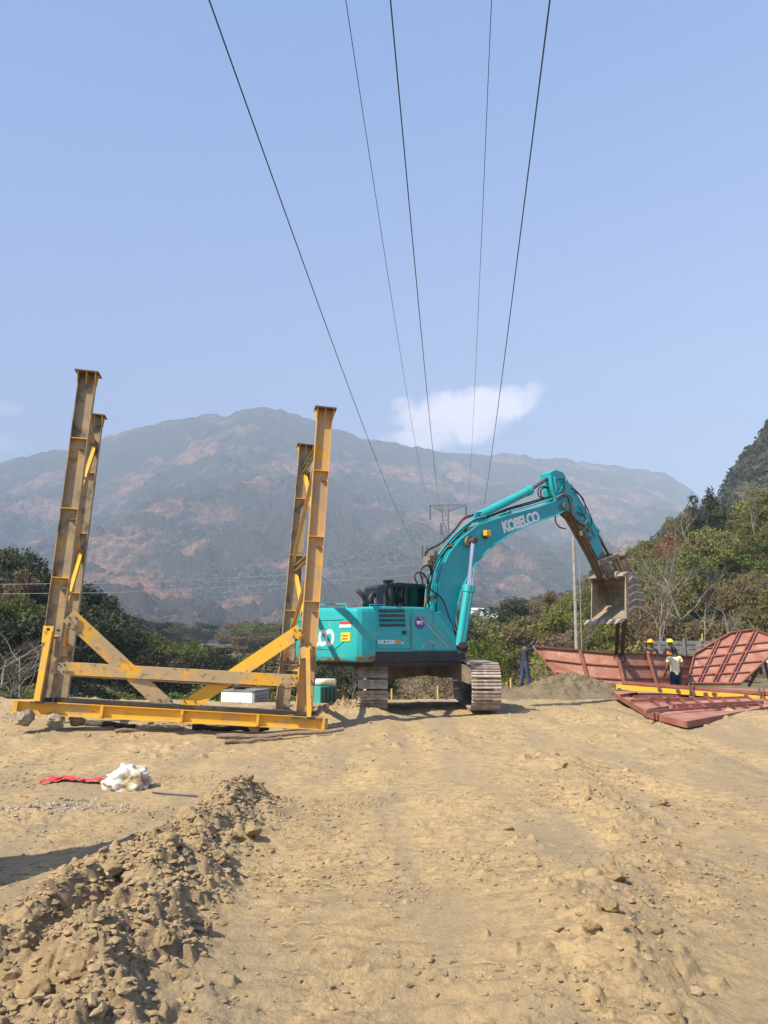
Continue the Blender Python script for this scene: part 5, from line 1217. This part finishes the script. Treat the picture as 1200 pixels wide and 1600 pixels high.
# reinforcing rim along opening and wear ribs on near cheek
b = MB(); b.bar(Pb[0]+Vector((.03,-.02,0)), Pb[-1]+Vector((.03,-.02,0)), .03, .10, (1,0,0)); b.build('side_cutter', M['bucket'], bkt)
for k in range(5):
    f = (k+.6)/5.6; a = inn2[0].lerp(inn2[-1], f) + Vector((.08,-.018,0)); ob_ = Pb[2+int(f*5)].lerp(Pb[3+int(f*5)], (f*5) % 1); c = Vector((a.x+(ob_.x-a.x)*.45, a.y, a.z+.12)); e2 = Vector((ob_.x-.02, a.y, c.z-.02+(k-2)*-.0))
    b = MB(); b.bar(a, c, .05, .05, (0,0,1)); b.bar(c, e2, .05, .05, (0,0,1)); b.build('wear_rib', M['tooth'], bkt)
lip0 = Pb[-1]; b = MB(); b.prism([Vector((lip0.x+.03,-W,lip0.z+.03)), Vector((lip0.x-.16,-W,lip0.z-.03)), Vector((lip0.x-.16,-W,lip0.z-.05)), Vector((lip0.x+.03,-W,lip0.z-.01))], [Vector((lip0.x+.03,W,lip0.z+.03)), Vector((lip0.x-.16,W,lip0.z-.03)), Vector((lip0.x-.16,W,lip0.z-.05)), Vector((lip0.x+.03,W,lip0.z-.01))]); b.build('cutting_edge', M['bucket'], bkt)
for k in range(5):
    y = -W+.07 + k*(2*W-.14)/4; b = MB(); x = lip0.x-.14; z = lip0.z-.035
    b.prism([(x+.10,y-.06,z+.035),(x-.04,y-.06,z+.035),(x-.24,y-.03,z-.09),(x-.24,y-.03,z-.105),(x-.02,y-.06,z-.045),(x+.10,y-.06,z-.03)], [(x+.10,y+.06,z+.035),(x-.04,y+.06,z+.035),(x-.24,y+.03,z-.09),(x-.24,y+.03,z-.105),(x-.02,y+.06,z-.045),(x+.10,y+.06,z-.03)]); b.build('tooth', M['tooth'], bkt)
b = MB()
for y in (-.27, .21):
    h0 = L2(948, 900, y); b.tube([(h0.x,y,h0.z),(h0.x,y+.06,h0.z)], .10, 14); b.prism([(h0.x-.03,y,h0.z-.08),(h0.x,y,h0.z+.1),(Pb[2].x,y,Pb[2].z+.04),(Pb[3].x,y,Pb[3].z),(Pb[0].x-.05,y,Pb[0].z-.02)], [(h0.x-.03,y+.06,h0.z-.08),(h0.x,y+.06,h0.z+.1),(Pb[2].x,y+.06,Pb[2].z+.04),(Pb[3].x,y+.06,Pb[3].z),(Pb[0].x-.05,y+.06,Pb[0].z-.02)])
b.build('hanger_ear', M['mud_steel'], bkt)
h0 = L2(948, 900, 0); b = MB(); b.tube([(h0.x,-.36,h0.z),(h0.x,.32,h0.z)], .065, 14); b.tube([(h0.x,-.40,h0.z),(h0.x,-.355,h0.z)], .11, 16); b.build('bucket_pin', M['tooth'], bkt)
tp = MB(); tp.prism([Vector((Pb[0].x-.12,-W,Pb[0].z+.0)), Vector((Pb[0].x-.10,-W,Pb[0].z+.03)), Vector((Pb[1].x,-W,Pb[1].z+.004)), Vector((Pb[0].x+.02,-W,Pb[0].z-.03))], [Vector((Pb[0].x-.12,W,Pb[0].z+.0)), Vector((Pb[0].x-.10,W,Pb[0].z+.03)), Vector((Pb[1].x,W,Pb[1].z+.004)), Vector((Pb[0].x+.02,W,Pb[0].z-.03))]); tp.build('torque_beam', M['bucket'], bkt)
# hoses and pipes
def hose(name, seq, y, r, m, parent=boom, y2=None):
    pts = []; n = len(seq)
    for i, (u, v) in enumerate(seq): pts.append(L2(u, v, y if y2 is None else y+(y2-y)*i/(n-1)))
    sm = []
    for i in range(len(pts)-1):
        p0 = pts[max(i-1,0)]; p1 = pts[i]; p2 = pts[i+1]; p3 = pts[min(i+2,len(pts)-1)]
        for k in range(5):
            t = k/5; sm.append(.5*((2*p1)+(p2-p0)*t+(2*p0-5*p1+4*p2-p3)*t*t+(3*p1-p0-3*p2+p3)*t**3))
    sm.append(pts[-1]); b = MB(); b.tube(sm, r, 7); return b.build(name, M[m], parent, smooth=True)
for k in range(4):
    dv = k*2.6
    hose('hydraulic_pipe', [(664+dv*.8,940),(668+dv*.8,905),(677+dv*.8,880-dv*.2),(692+dv*.7,857+dv*.3),(712+dv*.5,834+dv*.5),(738,813+dv*.5),(760,806+dv*.6)], -.20+k*.06, .018, ('teal' if k % 2 == 0 else 'rubber'))
hose('hydraulic_pipe', [(748,818),(790,801),(836,788),(864,779)], -.20, .02, 'teal'); hose('hydraulic_pipe', [(748,815),(790,798),(836,785),(864,775)], -.10, .02, 'rubber'); hose('hydraulic_pipe', [(752,812),(790,796),(830,784),(858,776)], .05, .02, 'rubber')
hose('hydraulic_hose', [(660,905),(657,893),(664,884),(674,886),(676,900),(668,918),(661,914),(660,905)], -.30, .022, 'rubber')
hose('hydraulic_hose', [(652,912),(648,902),(652,895),(662,897),(670,912),(668,935),(664,950)], -.28, .020, 'rubber')
hose('hydraulic_hose', [(676,880),(668,890),(670,915),(664,945),(666,952)], -.25, .022, 'mud_steel'); hose('hydraulic_hose', [(680,872),(673,885),(675,905),(668,930),(672,952)], -.22, .022, 'rubber')
hose('hydraulic_hose', [(668,918),(690,935),(700,960),(705,975),(712,990)], -.34, .018, 'rubber')
hose('hydraulic_hose', [(664,868),(668,860),(690,848),(712,826),(724,812),(745,802)], -.05, .024, 'rubber'); hose('hydraulic_hose', [(708,832),(718,815),(730,806),(748,803)], 0, .022, 'mud_steel')
hose('hydraulic_hose', [(848,779),(842,775),(841,765),(848,760),(858,762)], -.1, .018, 'rubber'); hose('hydraulic_hose', [(852,779),(846,775),(845,767),(850,762),(858,764)], -.02, .018, 'rubber')
hose('hydraulic_hose', [(868,778),(882,772),(893,778),(896,795),(900,812),(912,820),(918,812)], -.26, .020, 'mud_steel'); hose('hydraulic_hose', [(870,782),(884,775),(890,785),(893,805),(905,818),(915,822)], -.30, .020, 'rubber')
hose('hydraulic_hose', [(868,806),(868,815),(875,824),(884,826)], -.22, .018, 'rubber'); hose('hydraulic_hose', [(872,750),(880,748),(882,760),(880,775)], -.24, .018, 'rubber', armo)
hose('hydraulic_hose', [(898,768),(910,778),(915,795),(912,805),(902,800)], -.24, .018, 'rubber', armo); hose('hydraulic_hose', [(892,762),(905,772),(920,800),(925,815),(922,825)], -.2, .016, 'rubber', armo)
hose('hydraulic_pipe', [(866,745),(868,760),(872,770),(885,748)], -.23, .018, 'teal', armo)
hose('hydraulic_pipe', [(905,790),(915,808),(930,838)], -.21, .02, 'teal', armo)
b = MB()
for (u, v) in ((905,815),(912,822),(920,828),(915,835),(922,842),(908,822)):
    q = L2(u, v, -HA-.03); b.obox(q, Vector((.05,0,.02)), Vector((0,.04,0)), Vector((-.02,0,.05)))
b.build('valve_block', M['mud_steel'], armo)
q = L2(908, 833, -HA-.004); b = MB(); b.obox(q, Vector((.05,0,.01)), Vector((0,.003,0)), Vector((-.02,0,.06))); b.build('warning_label', M['yellow_print'], armo)
b = MB()
for (u, v, s_) in ((672,873,.07),(668,880,.06),(678,866,.06),(676,884,.05),(672,935,.06),(660,900,.03)):
    q = L2(u, v, -.2); b.obox(q, Vector((s_,0,0)), Vector((0,.08,0)), Vector((0,0,s_)))
b.build('hose_clamp', M['mud_steel'], boom)
for (u, v) in ((700,852),(730,826),(790,801)):
    q = L2(u, v, -.05); b = MB(); b.box(q.x-.04,q.x+.04,-.23,.2,q.z-.05,q.z+.03); b.build('pipe_clamp', M['mud_steel'], boom)

# ------------------------------------------------------------------ slings
bkw = exv.matrix_world if False else Matrix.Translation(XC) @ Matrix.Rotation(TH, 4, 'Z')
for k, (u0, v0, u1, v1, lab) in enumerate(((966,965,963,1022,'left dark sling strap hanging from the bucket to the panel'), (977,965,972,1024,'right dark sling strap hanging from the bucket to the panel'))):
    a = bkw @ Vector((lip0.x+.10, -.2-.18*k*-1, lip0.z-.0)); a = P(u0, v0, 21.6); c = P(u1, v1, 24.7); b = MB(); b.bar(a, c, .135 if k else .125, .03, (0,1,0)); so_ = b.build('sling_strap', M['belt'], org=a); so_.location = a; tag(so_, lab, 'strap')
    h_ = MB(); 
    for j in range(8):
        t0, t1 = math.pi*2*j/8, math.pi*2*(j+1)/8; h_.bar(c+Vector((.09*math.cos(t0),-.02,.13*math.sin(t0)-.10)), c+Vector((.09*math.cos(t1),-.02,.13*math.sin(t1)-.10)), .035, .035, (0,1,0))
    h_.build('shackle', M['rust_cap'], so_, org=a)

# ------------------------------------------------------------------ red panels
def ppt(p): return P(*p)
cols = [((832,1010,25.6),(880,1069,25.2)), ((905,1016,25.0),(922,1079,24.6)), ((963,1021,24.7),(977,1081,24.4)), ((1010,1022,25.2),(1027,1078,25.0)), ((1088,1027,26.0),(1074,1074,25.8))]
o0 = ppt((960,1080,25)); pe = empty('standing_panel', o0, 0, 'long standing red steel panel held up by the sling straps', 'panel')
CP = [(ppt(a), ppt(c)) for a, c in cols]
def quadslab(b, A, B_, Cc, Dd, t):
    n = (B_-A).cross(Dd-A).normalized(); n = n if n.y > 0 else -n; b.prism([A, B_, Cc, Dd], [x+n*t for x in (A, B_, Cc, Dd)])
for i in range(4):
    (a, c), (a2, c2) = CP[i], CP[i+1]; g_ = .012
    for j in range(3):
        f0, f1 = j/3, (j+1)/3; b = MB(); A = a.lerp(c, f0+.004); B_ = a2.lerp(c2, f0+.004); Cc = a2.lerp(c2, f1-.004); Dd = a.lerp(c, f1-.004); quadslab(b, A.lerp(B_, g_), A.lerp(B_, 1-g_), Dd.lerp(Cc, 1-g_), Dd.lerp(Cc, g_), .012); b.build('plate', M['red'], pe, org=o0)
    for f in (.33, .67):
        b = MB(); b.bar(a.lerp(c, f)-Vector((0,.035,0)), a2.lerp(c2, f)-Vector((0,.035,0)), .06, .035, (0,0,1)); b.build('cross_rib', M['red_rib'], pe, org=o0)
    b = MB(); b.bar(a-Vector((0,.03,-.01)), a2-Vector((0,.03,-.01)), .12, .05, (0,0,1)); b.build('top_flange', M['red_dark'], pe, org=o0)
    b = MB(); b.bar(c-Vector((0,.03,0)), c2-Vector((0,.03,0)), .12, .05, (0,0,1)); b.build('bottom_flange', M['red_rib'], pe, org=o0)
for i, (a, c) in enumerate(CP):
    b = MB(); b.bar(a-Vector((0,.06,0)), c-Vector((0,.06,0)), .09 if 0 < i < 4 else .05, .09, (0,1,0)); b.build('upright_rib', M['red_rib'], pe, org=o0)
# tilted hexagonal panel
hexp = [(1073,1070,24.2),(1084,1024,25.0),(1140,991,25.8),(1175,986,26.0),(1222,1001,26.0),(1218,1012,25.8),(1156,1070,24.2)]
o1 = ppt((1110,1070,24.2)); pe = empty('tilted_panel', o1, 0, 'tilted red panel with clipped corners and a grid of ribs at the right edge', 'panel')
nfit = (ppt(hexp[6])-ppt(hexp[0])).cross(ppt(hexp[3])-ppt(hexp[0])).normalized(); nfit = nfit if nfit.y < 0 else -nfit
pl0 = ppt(hexp[0])
def onpl(u, v):
    d = ray(u, v); o = Vector((0,0,EYE)); t = (pl0-o).dot(nfit)/d.dot(nfit); return o + d*t
ph = [onpl(u, v) for (u, v, _) in hexp]
b = MB(); b.prism(ph, [q-nfit*.015 for q in ph]); b.build('sheet', M['red'], pe, org=o1)
for q0, q1 in zip(ph, ph[1:]+ph[:1]):
    b = MB(); b.bar(q0+nfit*.04, q1+nfit*.04, .035, .10, nfit); b.build('rim_bar', M['red_rib'], pe, org=o1)
for (s0_, s1_) in (((1121,1000),(1088,1069)), ((1126,997),(1093,1069)), ((1152,990),(1112,1069)), ((1157,989),(1117,1069)), ((1177,988),(1136,1069)), ((1182,989),(1141,1069))):
    b = MB(); b.bar(onpl(*s0_)+nfit*.035, onpl(*s1_)+nfit*.035, .035, .07, nfit); b.build('upright_rib', M['red_rib'], pe, org=o1)
for (s0_, s1_, w_) in (((1084,1030),(1214,1014),.06), ((1104,1014),(1212,1003),.035), ((1080,1044),(1190,1034),.035), ((1077,1057),(1172,1051),.035)):
    b = MB(); b.bar(onpl(*s0_)+nfit*.03, onpl(*s1_)+nfit*.03, w_, .055, nfit); b.build('cross_rib', M['red_rib'], pe, org=o1)
b = MB(); b.bar(P(1196,1022,25.6), P(1170,1072,26.6), .07, .07); b.build('prop', M['red_dark'], pe, org=o1)
b = MB(); b.bar(P(1194,1030,25.7), P(1206,1078,26.0), .07, .07); b.build('prop', M['red_dark'], pe, org=o1)
# lower panel lying on the ground
zlo = .30
lpv = [G(957,1080,zlo), G(985,1074,zlo), G(1200,1076,zlo+.05), G(1290,1090,zlo), G(1270,1098,zlo), G(1200,1104,zlo), G(1072,1127,zlo-.08), G(1012,1112,zlo-.02)]
o2 = G(1060,1110,0); pe = empty('flat_panel', o2, 0, 'flat red panel lying lowest on the ground at the right', 'panel')
b = MB(); b.prism(lpv, [q-Vector((0,0,.015)) for q in lpv]); b.build('sheet', M['red'], pe, org=o2)
for q0, q1 in zip(lpv, lpv[1:]+lpv[:1]):
    b = MB(); b.bar(q0-Vector((0,0,.06)), q1-Vector((0,0,.06)), .03, .11, (0,0,1)); b.build('rim_bar', M['red_rib'], pe, org=o2)
for (u0, v0, u1, v1, h_) in ((1008,1112,1190,1100,.05),(1050,1104,1192,1098,.09),(985,1095,1170,1090,.07),(990,1089,1100,1087,.07),(1012,1111,1044,1106,.08),(968,1087,995,1084,.06)):
    b = MB(); b.bar(G(u0,v0,zlo+.03), G(u1,v1,zlo+.03), .05, h_, (0,0,1)); b.build('long_rib', M['red_rib'], pe, org=o2)
for k in range(9):
    u = 1010+k*22; b = MB(); b.bar(G(u, 1086, zlo+.03), G(u+26, 1106-k*.4, zlo+.03), .04, .04, (0,0,1)); b.build('cross_rib', M['red_rib'], pe, org=o2)
for (u, v) in ((1020,1094),(1045,1095),(1118,1103),(1140,1102),(1163,1101)):
    b = MB(); q = G(u, v, zlo+.06); b.obox(q, Vector((.05,0,0)), Vector((0,.03,0)), Vector((0,0,.06))); b.build('cleat', M['red_dark'], pe, org=o2)
# upper panel with yellow edge
ya, yb = P(963,1073,19.6), P(1290,1099,18.2); o3 = P(1100,1085,19)
pe = empty('yellow_edged_panel', o3, 0, 'long red panel with a bright yellow edge lying on top of the flat one', 'panel')
up = Vector((0,0,1)); dd = (yb-ya).normalized(); bk_ = Vector((-dd.y, dd.x, 0)).normalized(); 
b = MB(); b.bar(ya, yb, .05, .115, up); b.build('edge_bar', M['panel_yellow'], pe, org=o3)
A = ya+up*.07+dd*.15; B_ = yb+up*.07; Cc = B_+bk_*1.3-up*.06; Dd = A+bk_*1.2-up*.06
b = MB(); quad = [A, B_, Cc, Dd]; b.prism(quad, [q+up*.02 for q in quad]); b.build('sheet', M['red'], pe, org=o3)
for f in (.0, .33, .66, 1):
    b = MB(); b.bar(A.lerp(Dd, f)+up*.05, B_.lerp(Cc, f)+up*.05, .06, .07, up); b.build('long_rib', M['red_rib'], pe, org=o3)
for f in (.1, .3, .5, .7, .9):
    b = MB(); b.bar(A.lerp(B_, f)+up*.045, Dd.lerp(Cc, f)+up*.045, .05, .05, up); b.build('cross_rib', M['red_rib'], pe, org=o3)
for u in (978, 1036, 1062, 1083, 1100, 1112, 1135, 1155):
    f = (P(u,1080,19).x-ya.x)/(yb.x-ya.x); q = ya.lerp(yb, f)-Vector((0,.05,0)); b = MB(); b.obox(q+up*random.uniform(-.06,.05), Vector((.035,0,0)), Vector((0,.03,0)), Vector((0,0,.035))); b.build('clamp', M['rust_cap'], pe, org=o3)
for u in (1081, 1176):
    f = (P(u,1080,19).x-ya.x)/(yb.x-ya.x); q = ya.lerp(yb, f)-Vector((0,.06,0)); b = MB()
    for j in (-1,1): b.tube([q+dd*.05*j-up*.12, q+dd*.03*j+up*.05, q+dd*.05*j+up*.22], .02, 6)
    b.build('lashing', M['rust_cap'], pe, org=o3)
# unseen pointed panel, added out of frame and shaped to throw the long shadow
tip = G(238, 1303); hT = 3.1; bx = Vector((tip.x, tip.y, 0)) + Vector((SUN_DIR.x, SUN_DIR.y, 0))*hT/math.tan(SUN_EL)
sd = Vector((-SUN_DIR.y, SUN_DIR.x, 0)); zg = Hz(bx.x, bx.y)-.1
tri = [bx + sd*(-.15) + Vector((0,0,zg)), bx + sd*1.7*(1 if sd.y < 0 else -1) + Vector((0,0,zg)), bx + Vector((0,0,hT))]
n3 = Vector((SUN_DIR.x, SUN_DIR.y, 0)); sp3 = empty('shadow_caster_panel', bx, 0, 'unseen pointed red panel added outside the left edge to cast the long shadow', 'panel')
b = MB(); b.prism(tri, [q-n3*.03 for q in tri]); b.build('sheet', M['red'], sp3, org=bx)
for q0, q1 in zip(tri, tri[1:]+tri[:1]):
    b = MB(); b.bar(q0+n3*.04, q1+n3*.04, .05, .08, n3); b.build('rim_bar', M['red_rib'], sp3, org=bx)
# ------------------------------------------------------------------ lorry body behind the panels
p = P(1050, 1040, 33); zl_ = Hz(p.x, 33); e_ = empty('lorry', (p.x, 33, zl_), .05, 'grey lorry with a low slatted load body behind the standing panel', 'lorry')
b = MB(); b.box(-1.35,1.5,-1,1,.75,.95); b.build('chassis', M['black'], e_)
for k in range(4):
    b = MB(); b.box(-1.3,1.45,-1.04,-.98,1.0+k*.19,1.15+k*.19); b.build('side_board', M['lorry_grey'], e_)
for x in (-1.28,-.6,.1,.8,1.42):
    b = MB(); b.box(x-.04,x+.04,-1.10,-1.045,.9,1.82); b.build('stanchion', M['lorry_grey'], e_)
b = MB(); b.box(1.55,2.6,-1,1,.6,1.55); b.prism([(1.6,-1,1.55),(1.6,-1,1.72),(2.3,-1,1.72),(2.55,-1,1.55)],[(1.6,1,1.55),(1.6,1,1.72),(2.3,1,1.72),(2.55,1,1.55)]); b.build('driver_cab', M['lorry_orange'], e_)
for x in (-.7, .5, 2.0):
    b = MB(); b.tube([(x,-1.02,.45),(x,-.75,.45)], .45, 18); b.build('wheel', M['tank'], e_)

# ------------------------------------------------------------------ people
def skinmesh(name, verts, edges, radii, m, parent, sub=2):
    me = bpy.data.meshes.new(name); me.from_pydata(verts, edges, []); o = bpy.data.objects.new(name, me); C.objects.link(o); o.parent = parent
    md = o.modifiers.new('skin', 'SKIN'); md.use_smooth_shade = True; md.use_x_symmetry = False
    for i, r in enumerate(radii):
        sv = me.skin_vertices[0].data[i]; sv.radius = (r, r) if not isinstance(r, tuple) else r; sv.use_root = (i == 0)
    ss_ = o.modifiers.new('sub', 'SUBSURF'); ss_.levels = sub; ss_.render_levels = sub; me.materials.append(m); return o
def person(loc, face, arms, label, top, trous, sleeve='long', helmet=None, vest=None, torso_lean=0, h=1.7, stride=.1, headturn=0, under=None):
    e_ = empty('person', loc, face, label, 'person'); k = h/1.7; ln = torso_lean
    # local frame: facing +Y, x to the right
    pel = (0,0,.92); wst = (0,.01+ln*.3,1.08); chs = (0,ln*.7,1.28); nk = (0,ln,1.44); hd = (0,ln+.02,1.55)
    V = [pel, wst, chs, nk, (0,ln+.015,1.52)]; E = [(0,1),(1,2),(2,3),(3,4)]; RR = [(.13,.10),(.12,.09),(.14,.095),.055,.05]
    for s_ in (-1, 1):
        i = len(V); sy = s_*stride; V += [(s_*.09,0,.86), (s_*.10,sy*.4+.02,.48), (s_*.11,sy-.02,.09), (s_*.12,sy+.13,.04)]; E += [(0,i),(i,i+1),(i+1,i+2),(i+2,i+3)]; RR += [.088,.058,.042,.036]
        el, ha = arms[0 if s_ < 0 else 1]; i = len(V); shx = (s_*.18, ln, 1.40); fd = Vector(ha)-Vector(el); fd.normalize(); palm = Vector(ha)+fd*.07
        V += [shx, el, ha, tuple(palm)]; E += [(2,i),(i,i+1),(i+1,i+2),(i+2,i+3)]; RR += [.055,.042,.028,(.038,.018)]
        sdv = fd.cross(Vector((0,1,0))); sdv = sdv.normalized() if sdv.length > .1 else Vector((1,0,0))
        for j in range(4):
            q = palm + sdv*(-.03+.02*j); t_ = q + fd*(.045+.008*(1-abs(j-1.5))); t2 = t_ + fd*.025 + Vector((0,.008,0)); ii = len(V); V += [tuple(q), tuple(t_), tuple(t2)]; E += [(i+3,ii),(ii,ii+1),(ii+1,ii+2)]; RR += [.009,.0085,.007]
        q = Vector(ha) + fd*.025 - sdv*.03; t_ = q - sdv*.022 + fd*.03; ii = len(V); V += [tuple(q), tuple(t_)]; E += [(i+2,ii),(ii,ii+1)]; RR += [.011,.009]
    body = skinmesh('body', V, E, RR, M['skin'], e_, 1)
    # head with nose, ears, eyes
    hb = MB(); hb.ball((0,0,0), .1, 16, 12, (.78,.95,1.16)); hb.ball((0,.095,-.01), .018, 8, 6, (.8,1,1.5)); hb.ball((-.08,0,-.005), .022, 8, 6, (.4,.8,1.3)); hb.ball((.08,0,-.005), .022, 8, 6, (.4,.8,1.3)); hb.box(-.022,.022,.084,.093,-.062,-.054); hb.tube([(0,-.01,-.14),(0,0,-.06)], [.05,.055], 10)
    ho_ = hb.build('head', M['skin'], e_, smooth=True); ho_.location = (0, ln+.03, 1.60); ho_.rotation_euler = (0,0,headturn)
    ey = MB(); ey.ball((-.03,.084,.012), .01, 8, 6); ey.ball((.03,.084,.012), .01, 8, 6); ey.build('eye', M['hair'], ho_)
    hh = MB(); hh.ball((0,-.012,.02), .108, 16, 12, (.80,.95,1.12)); hro = hh.build('hair', M['hair'], ho_, smooth=True)
    for v in hro.data.vertices:
        if v.co.y > .055 and v.co.z < .075: v.co.y = .04
        if v.co.z < -.05: v.co *= .85
    if helmet:
        hm_ = MB(); pts = [(0,0,-.0),(0,0,.05),(0,0,.09),(0,0,.115),(0,0,.13)]; hm_.tube([(0,0,.045),(0,0,.07),(0,0,.11),(0,0,.145),(0,0,.165),(0,0,.172)], [.125,.122,.108,.08,.04,.01], 18); hm_.tube([(0,.02,.043),(0,.02,.05)], [.15,.14], 18); hm_.bar((0,-.08,.15),(0,.08,.15), .03, .04)
        hm_.build('helmet', M[helmet], ho_, smooth=True)
    # clothes
    V = [(0,0,.80), wst, chs, (0,ln,1.43)]; E = [(0,1),(1,2),(2,3)]; RR = [(.165,.13),(.15,.115),(.165,.115),.082]
    for i_, s_ in enumerate((-1, 1)):
        el, ha = arms[i_]; i = len(V); V += [(s_*.18, ln, 1.40)]; E += [(2,i)]; RR += [.075]
        if sleeve == 'long': V += [el, tuple(Vector(el).lerp(Vector(ha), .92))]; E += [(i,i+1),(i+1,i+2)]; RR += [.058,.042]
        else: V += [tuple(Vector((s_*.18,ln,1.40)).lerp(Vector(el), .6))]; E += [(i,i+1)]; RR += [.066]
    skinmesh('jacket' if sleeve == 'long' else 'shirt', V, E, RR, M[top], e_, 2)
    V = [(0,0,1.06),(0,0,.90)]; E = [(0,1)]; RR = [(.148,.112),(.15,.118)]
    for s_ in (-1, 1):
        i = len(V); sy = s_*stride; V += [(s_*.09,0,.82), (s_*.10,sy*.4+.02,.48), (s_*.11,sy-.02,.10)]; E += [(1,i),(i,i+1),(i+1,i+2)]; RR += [.108,.078,.068]
    skinmesh('trousers', V, E, RR, M[trous], e_, 2)
    for s_ in (-1, 1):
        sb = MB(); sb.ball((s_*.12, s_*stride+.05, .05), .1, 10, 8, (.5,1.35,.55)); sb.build('boot', M['boot'], e_, smooth=True)
    if vest:
        V = [(0,.0,.98),(0,0.005,1.1),(0,ln*.7,1.28),(0,ln,1.41)]; skinmesh('vest', V + [(-.13,ln,1.40),(.13,ln,1.40)], [(0,1),(1,2),(2,3),(2,4),(2,5)], [(.172,.135),(.165,.125),(.178,.122),.088,.08,.08], M[vest], e_, 2)
    e_.scale = (k, k, k); return e_
down = lambda s_, f=.05: ((s_*.25, .0, 1.12), (s_*.24, .12+f, .90))
p = P(821, 1077, 26.6)
person((p.x, 26.6, p.z), R(-62), (((-.20,.20,1.36),(-.12,.42,1.60)), ((.22,.22,1.38),(.14,.45,1.62))), 'man in a dark jacket and blue jeans raising both hands to the panel end', 'jacket', 'jeans', torso_lean=.02, h=1.62, stride=.12)
p = P(1050, 1063, 24.2)
person((p.x, 23.9, P(1050,1017,23.9).z-1.58), R(8), (down(-1), ((.27,-.02,1.12),(.30,.16,.92))), 'man in a pale yellow shirt and navy trousers seen from behind', 'tee', 'navy', sleeve='short', h=1.68, stride=.05)
for (u, D, v, hm_, lab, fc) in ((1016, 28.6, 998, 'helmet_o', 'man in an orange helmet and orange vest behind the standing panel', R(170)), (1046, 28.6, 997.5, 'helmet_y', 'man in a lime yellow helmet and orange vest behind the standing panel', R(185))):
    q = P(u, v, D); person((q.x, D, q.z-1.76), fc, (down(-1), down(1)), lab, 'jacket', 'navy', helmet=hm_, vest='vest', h=1.68, stride=.03)

# ------------------------------------------------------------------ labels that tell the trees and bushes apart
from collections import defaultdict
bpy.context.view_layer.update()
def pix(p):
    p = Vector(p) - Vector((0,0,EYE)); f = p.y*math.cos(PITCH)+p.z*math.sin(PITCH); u_ = -p.y*math.sin(PITCH)+p.z*math.cos(PITCH); return 600+1200*p.x/max(f,.1), 800-1200*u_/max(f,.1)
KW = {'olive':'olive green', 'green':'fresh green', 'dark':'dark evergreen', 'brown':'dry brown', 'red':'reddish'}
MARK = [(-1e9,'at the far left edge'),(30,'left of the near left post'),(130,'just right of the left tower'),(240,'behind the middle of the cross beam'),(340,'above the white cabinet'),(440,'behind the right tower'),(520,'beside the sea green box'),(580,'seen between the crawler tracks'),(700,'right of the boom foot'),(790,'above the man in the dark jacket'),(850,'left of the concrete pole'),(905,'between the pole and the bucket'),(1000,'right of the bucket'),(1060,'above the two helmets'),(1120,'above the tilted panel'),(1175,'at the far right edge'),(1e9,'')]
gg = defaultdict(list)
for o in list(C.objects):
    if o.parent or o.get('category') not in ('tree','bush','brush') or not o.get('group'): continue
    u, v = pix(o.location + Vector((0,0,1.5))); kind = ''
    for ch in o.children:
        if ch.name.startswith('crown'): kind = KW.get(ch.data.name.split('_')[1].split('.')[0], '')
    mk = [m for (a, m), (b_, _) in zip(MARK[:-1], MARK[1:]) if a <= u < b_][0]
    h = o.scale.z*1.85; D = o.location.y
    if o.name.startswith('bare_tree'): base = 'leafless tree'; h = 5
    elif o['category'] == 'brush': base = 'dry leafless brush'
    elif o['category'] == 'bush': base = kind + ' bush'
    else: base = ('tall ' if h > 5 else 'low ') + kind + ' tree'
    zone = 'near the level ground' if D < 48 else ('low on the slope' if D < 66 else ('halfway up the slope' if D < 88 else ('high on the slope' if D < 125 else 'far down the valley')))
    gg[(base, zone, mk)].append((u, o))
OR = ['leftmost','second from the left','third from the left','fourth from the left','fifth from the left','sixth from the left','seventh from the left','eighth from the left','ninth from the left','tenth from the left','eleventh from the left','twelfth from the left','thirteenth from the left','fourteenth from the left']
for (base, zone, mk), L_ in gg.items():
    L_.sort(key=lambda t: t[0])
    for i, (u, o) in enumerate(L_):
        t = f'{base} {zone} {mk}'
        if len(L_) > 1: t += ', ' + OR[min(i, 13)]
        o['label'] = ' '.join(t.split()[:16])
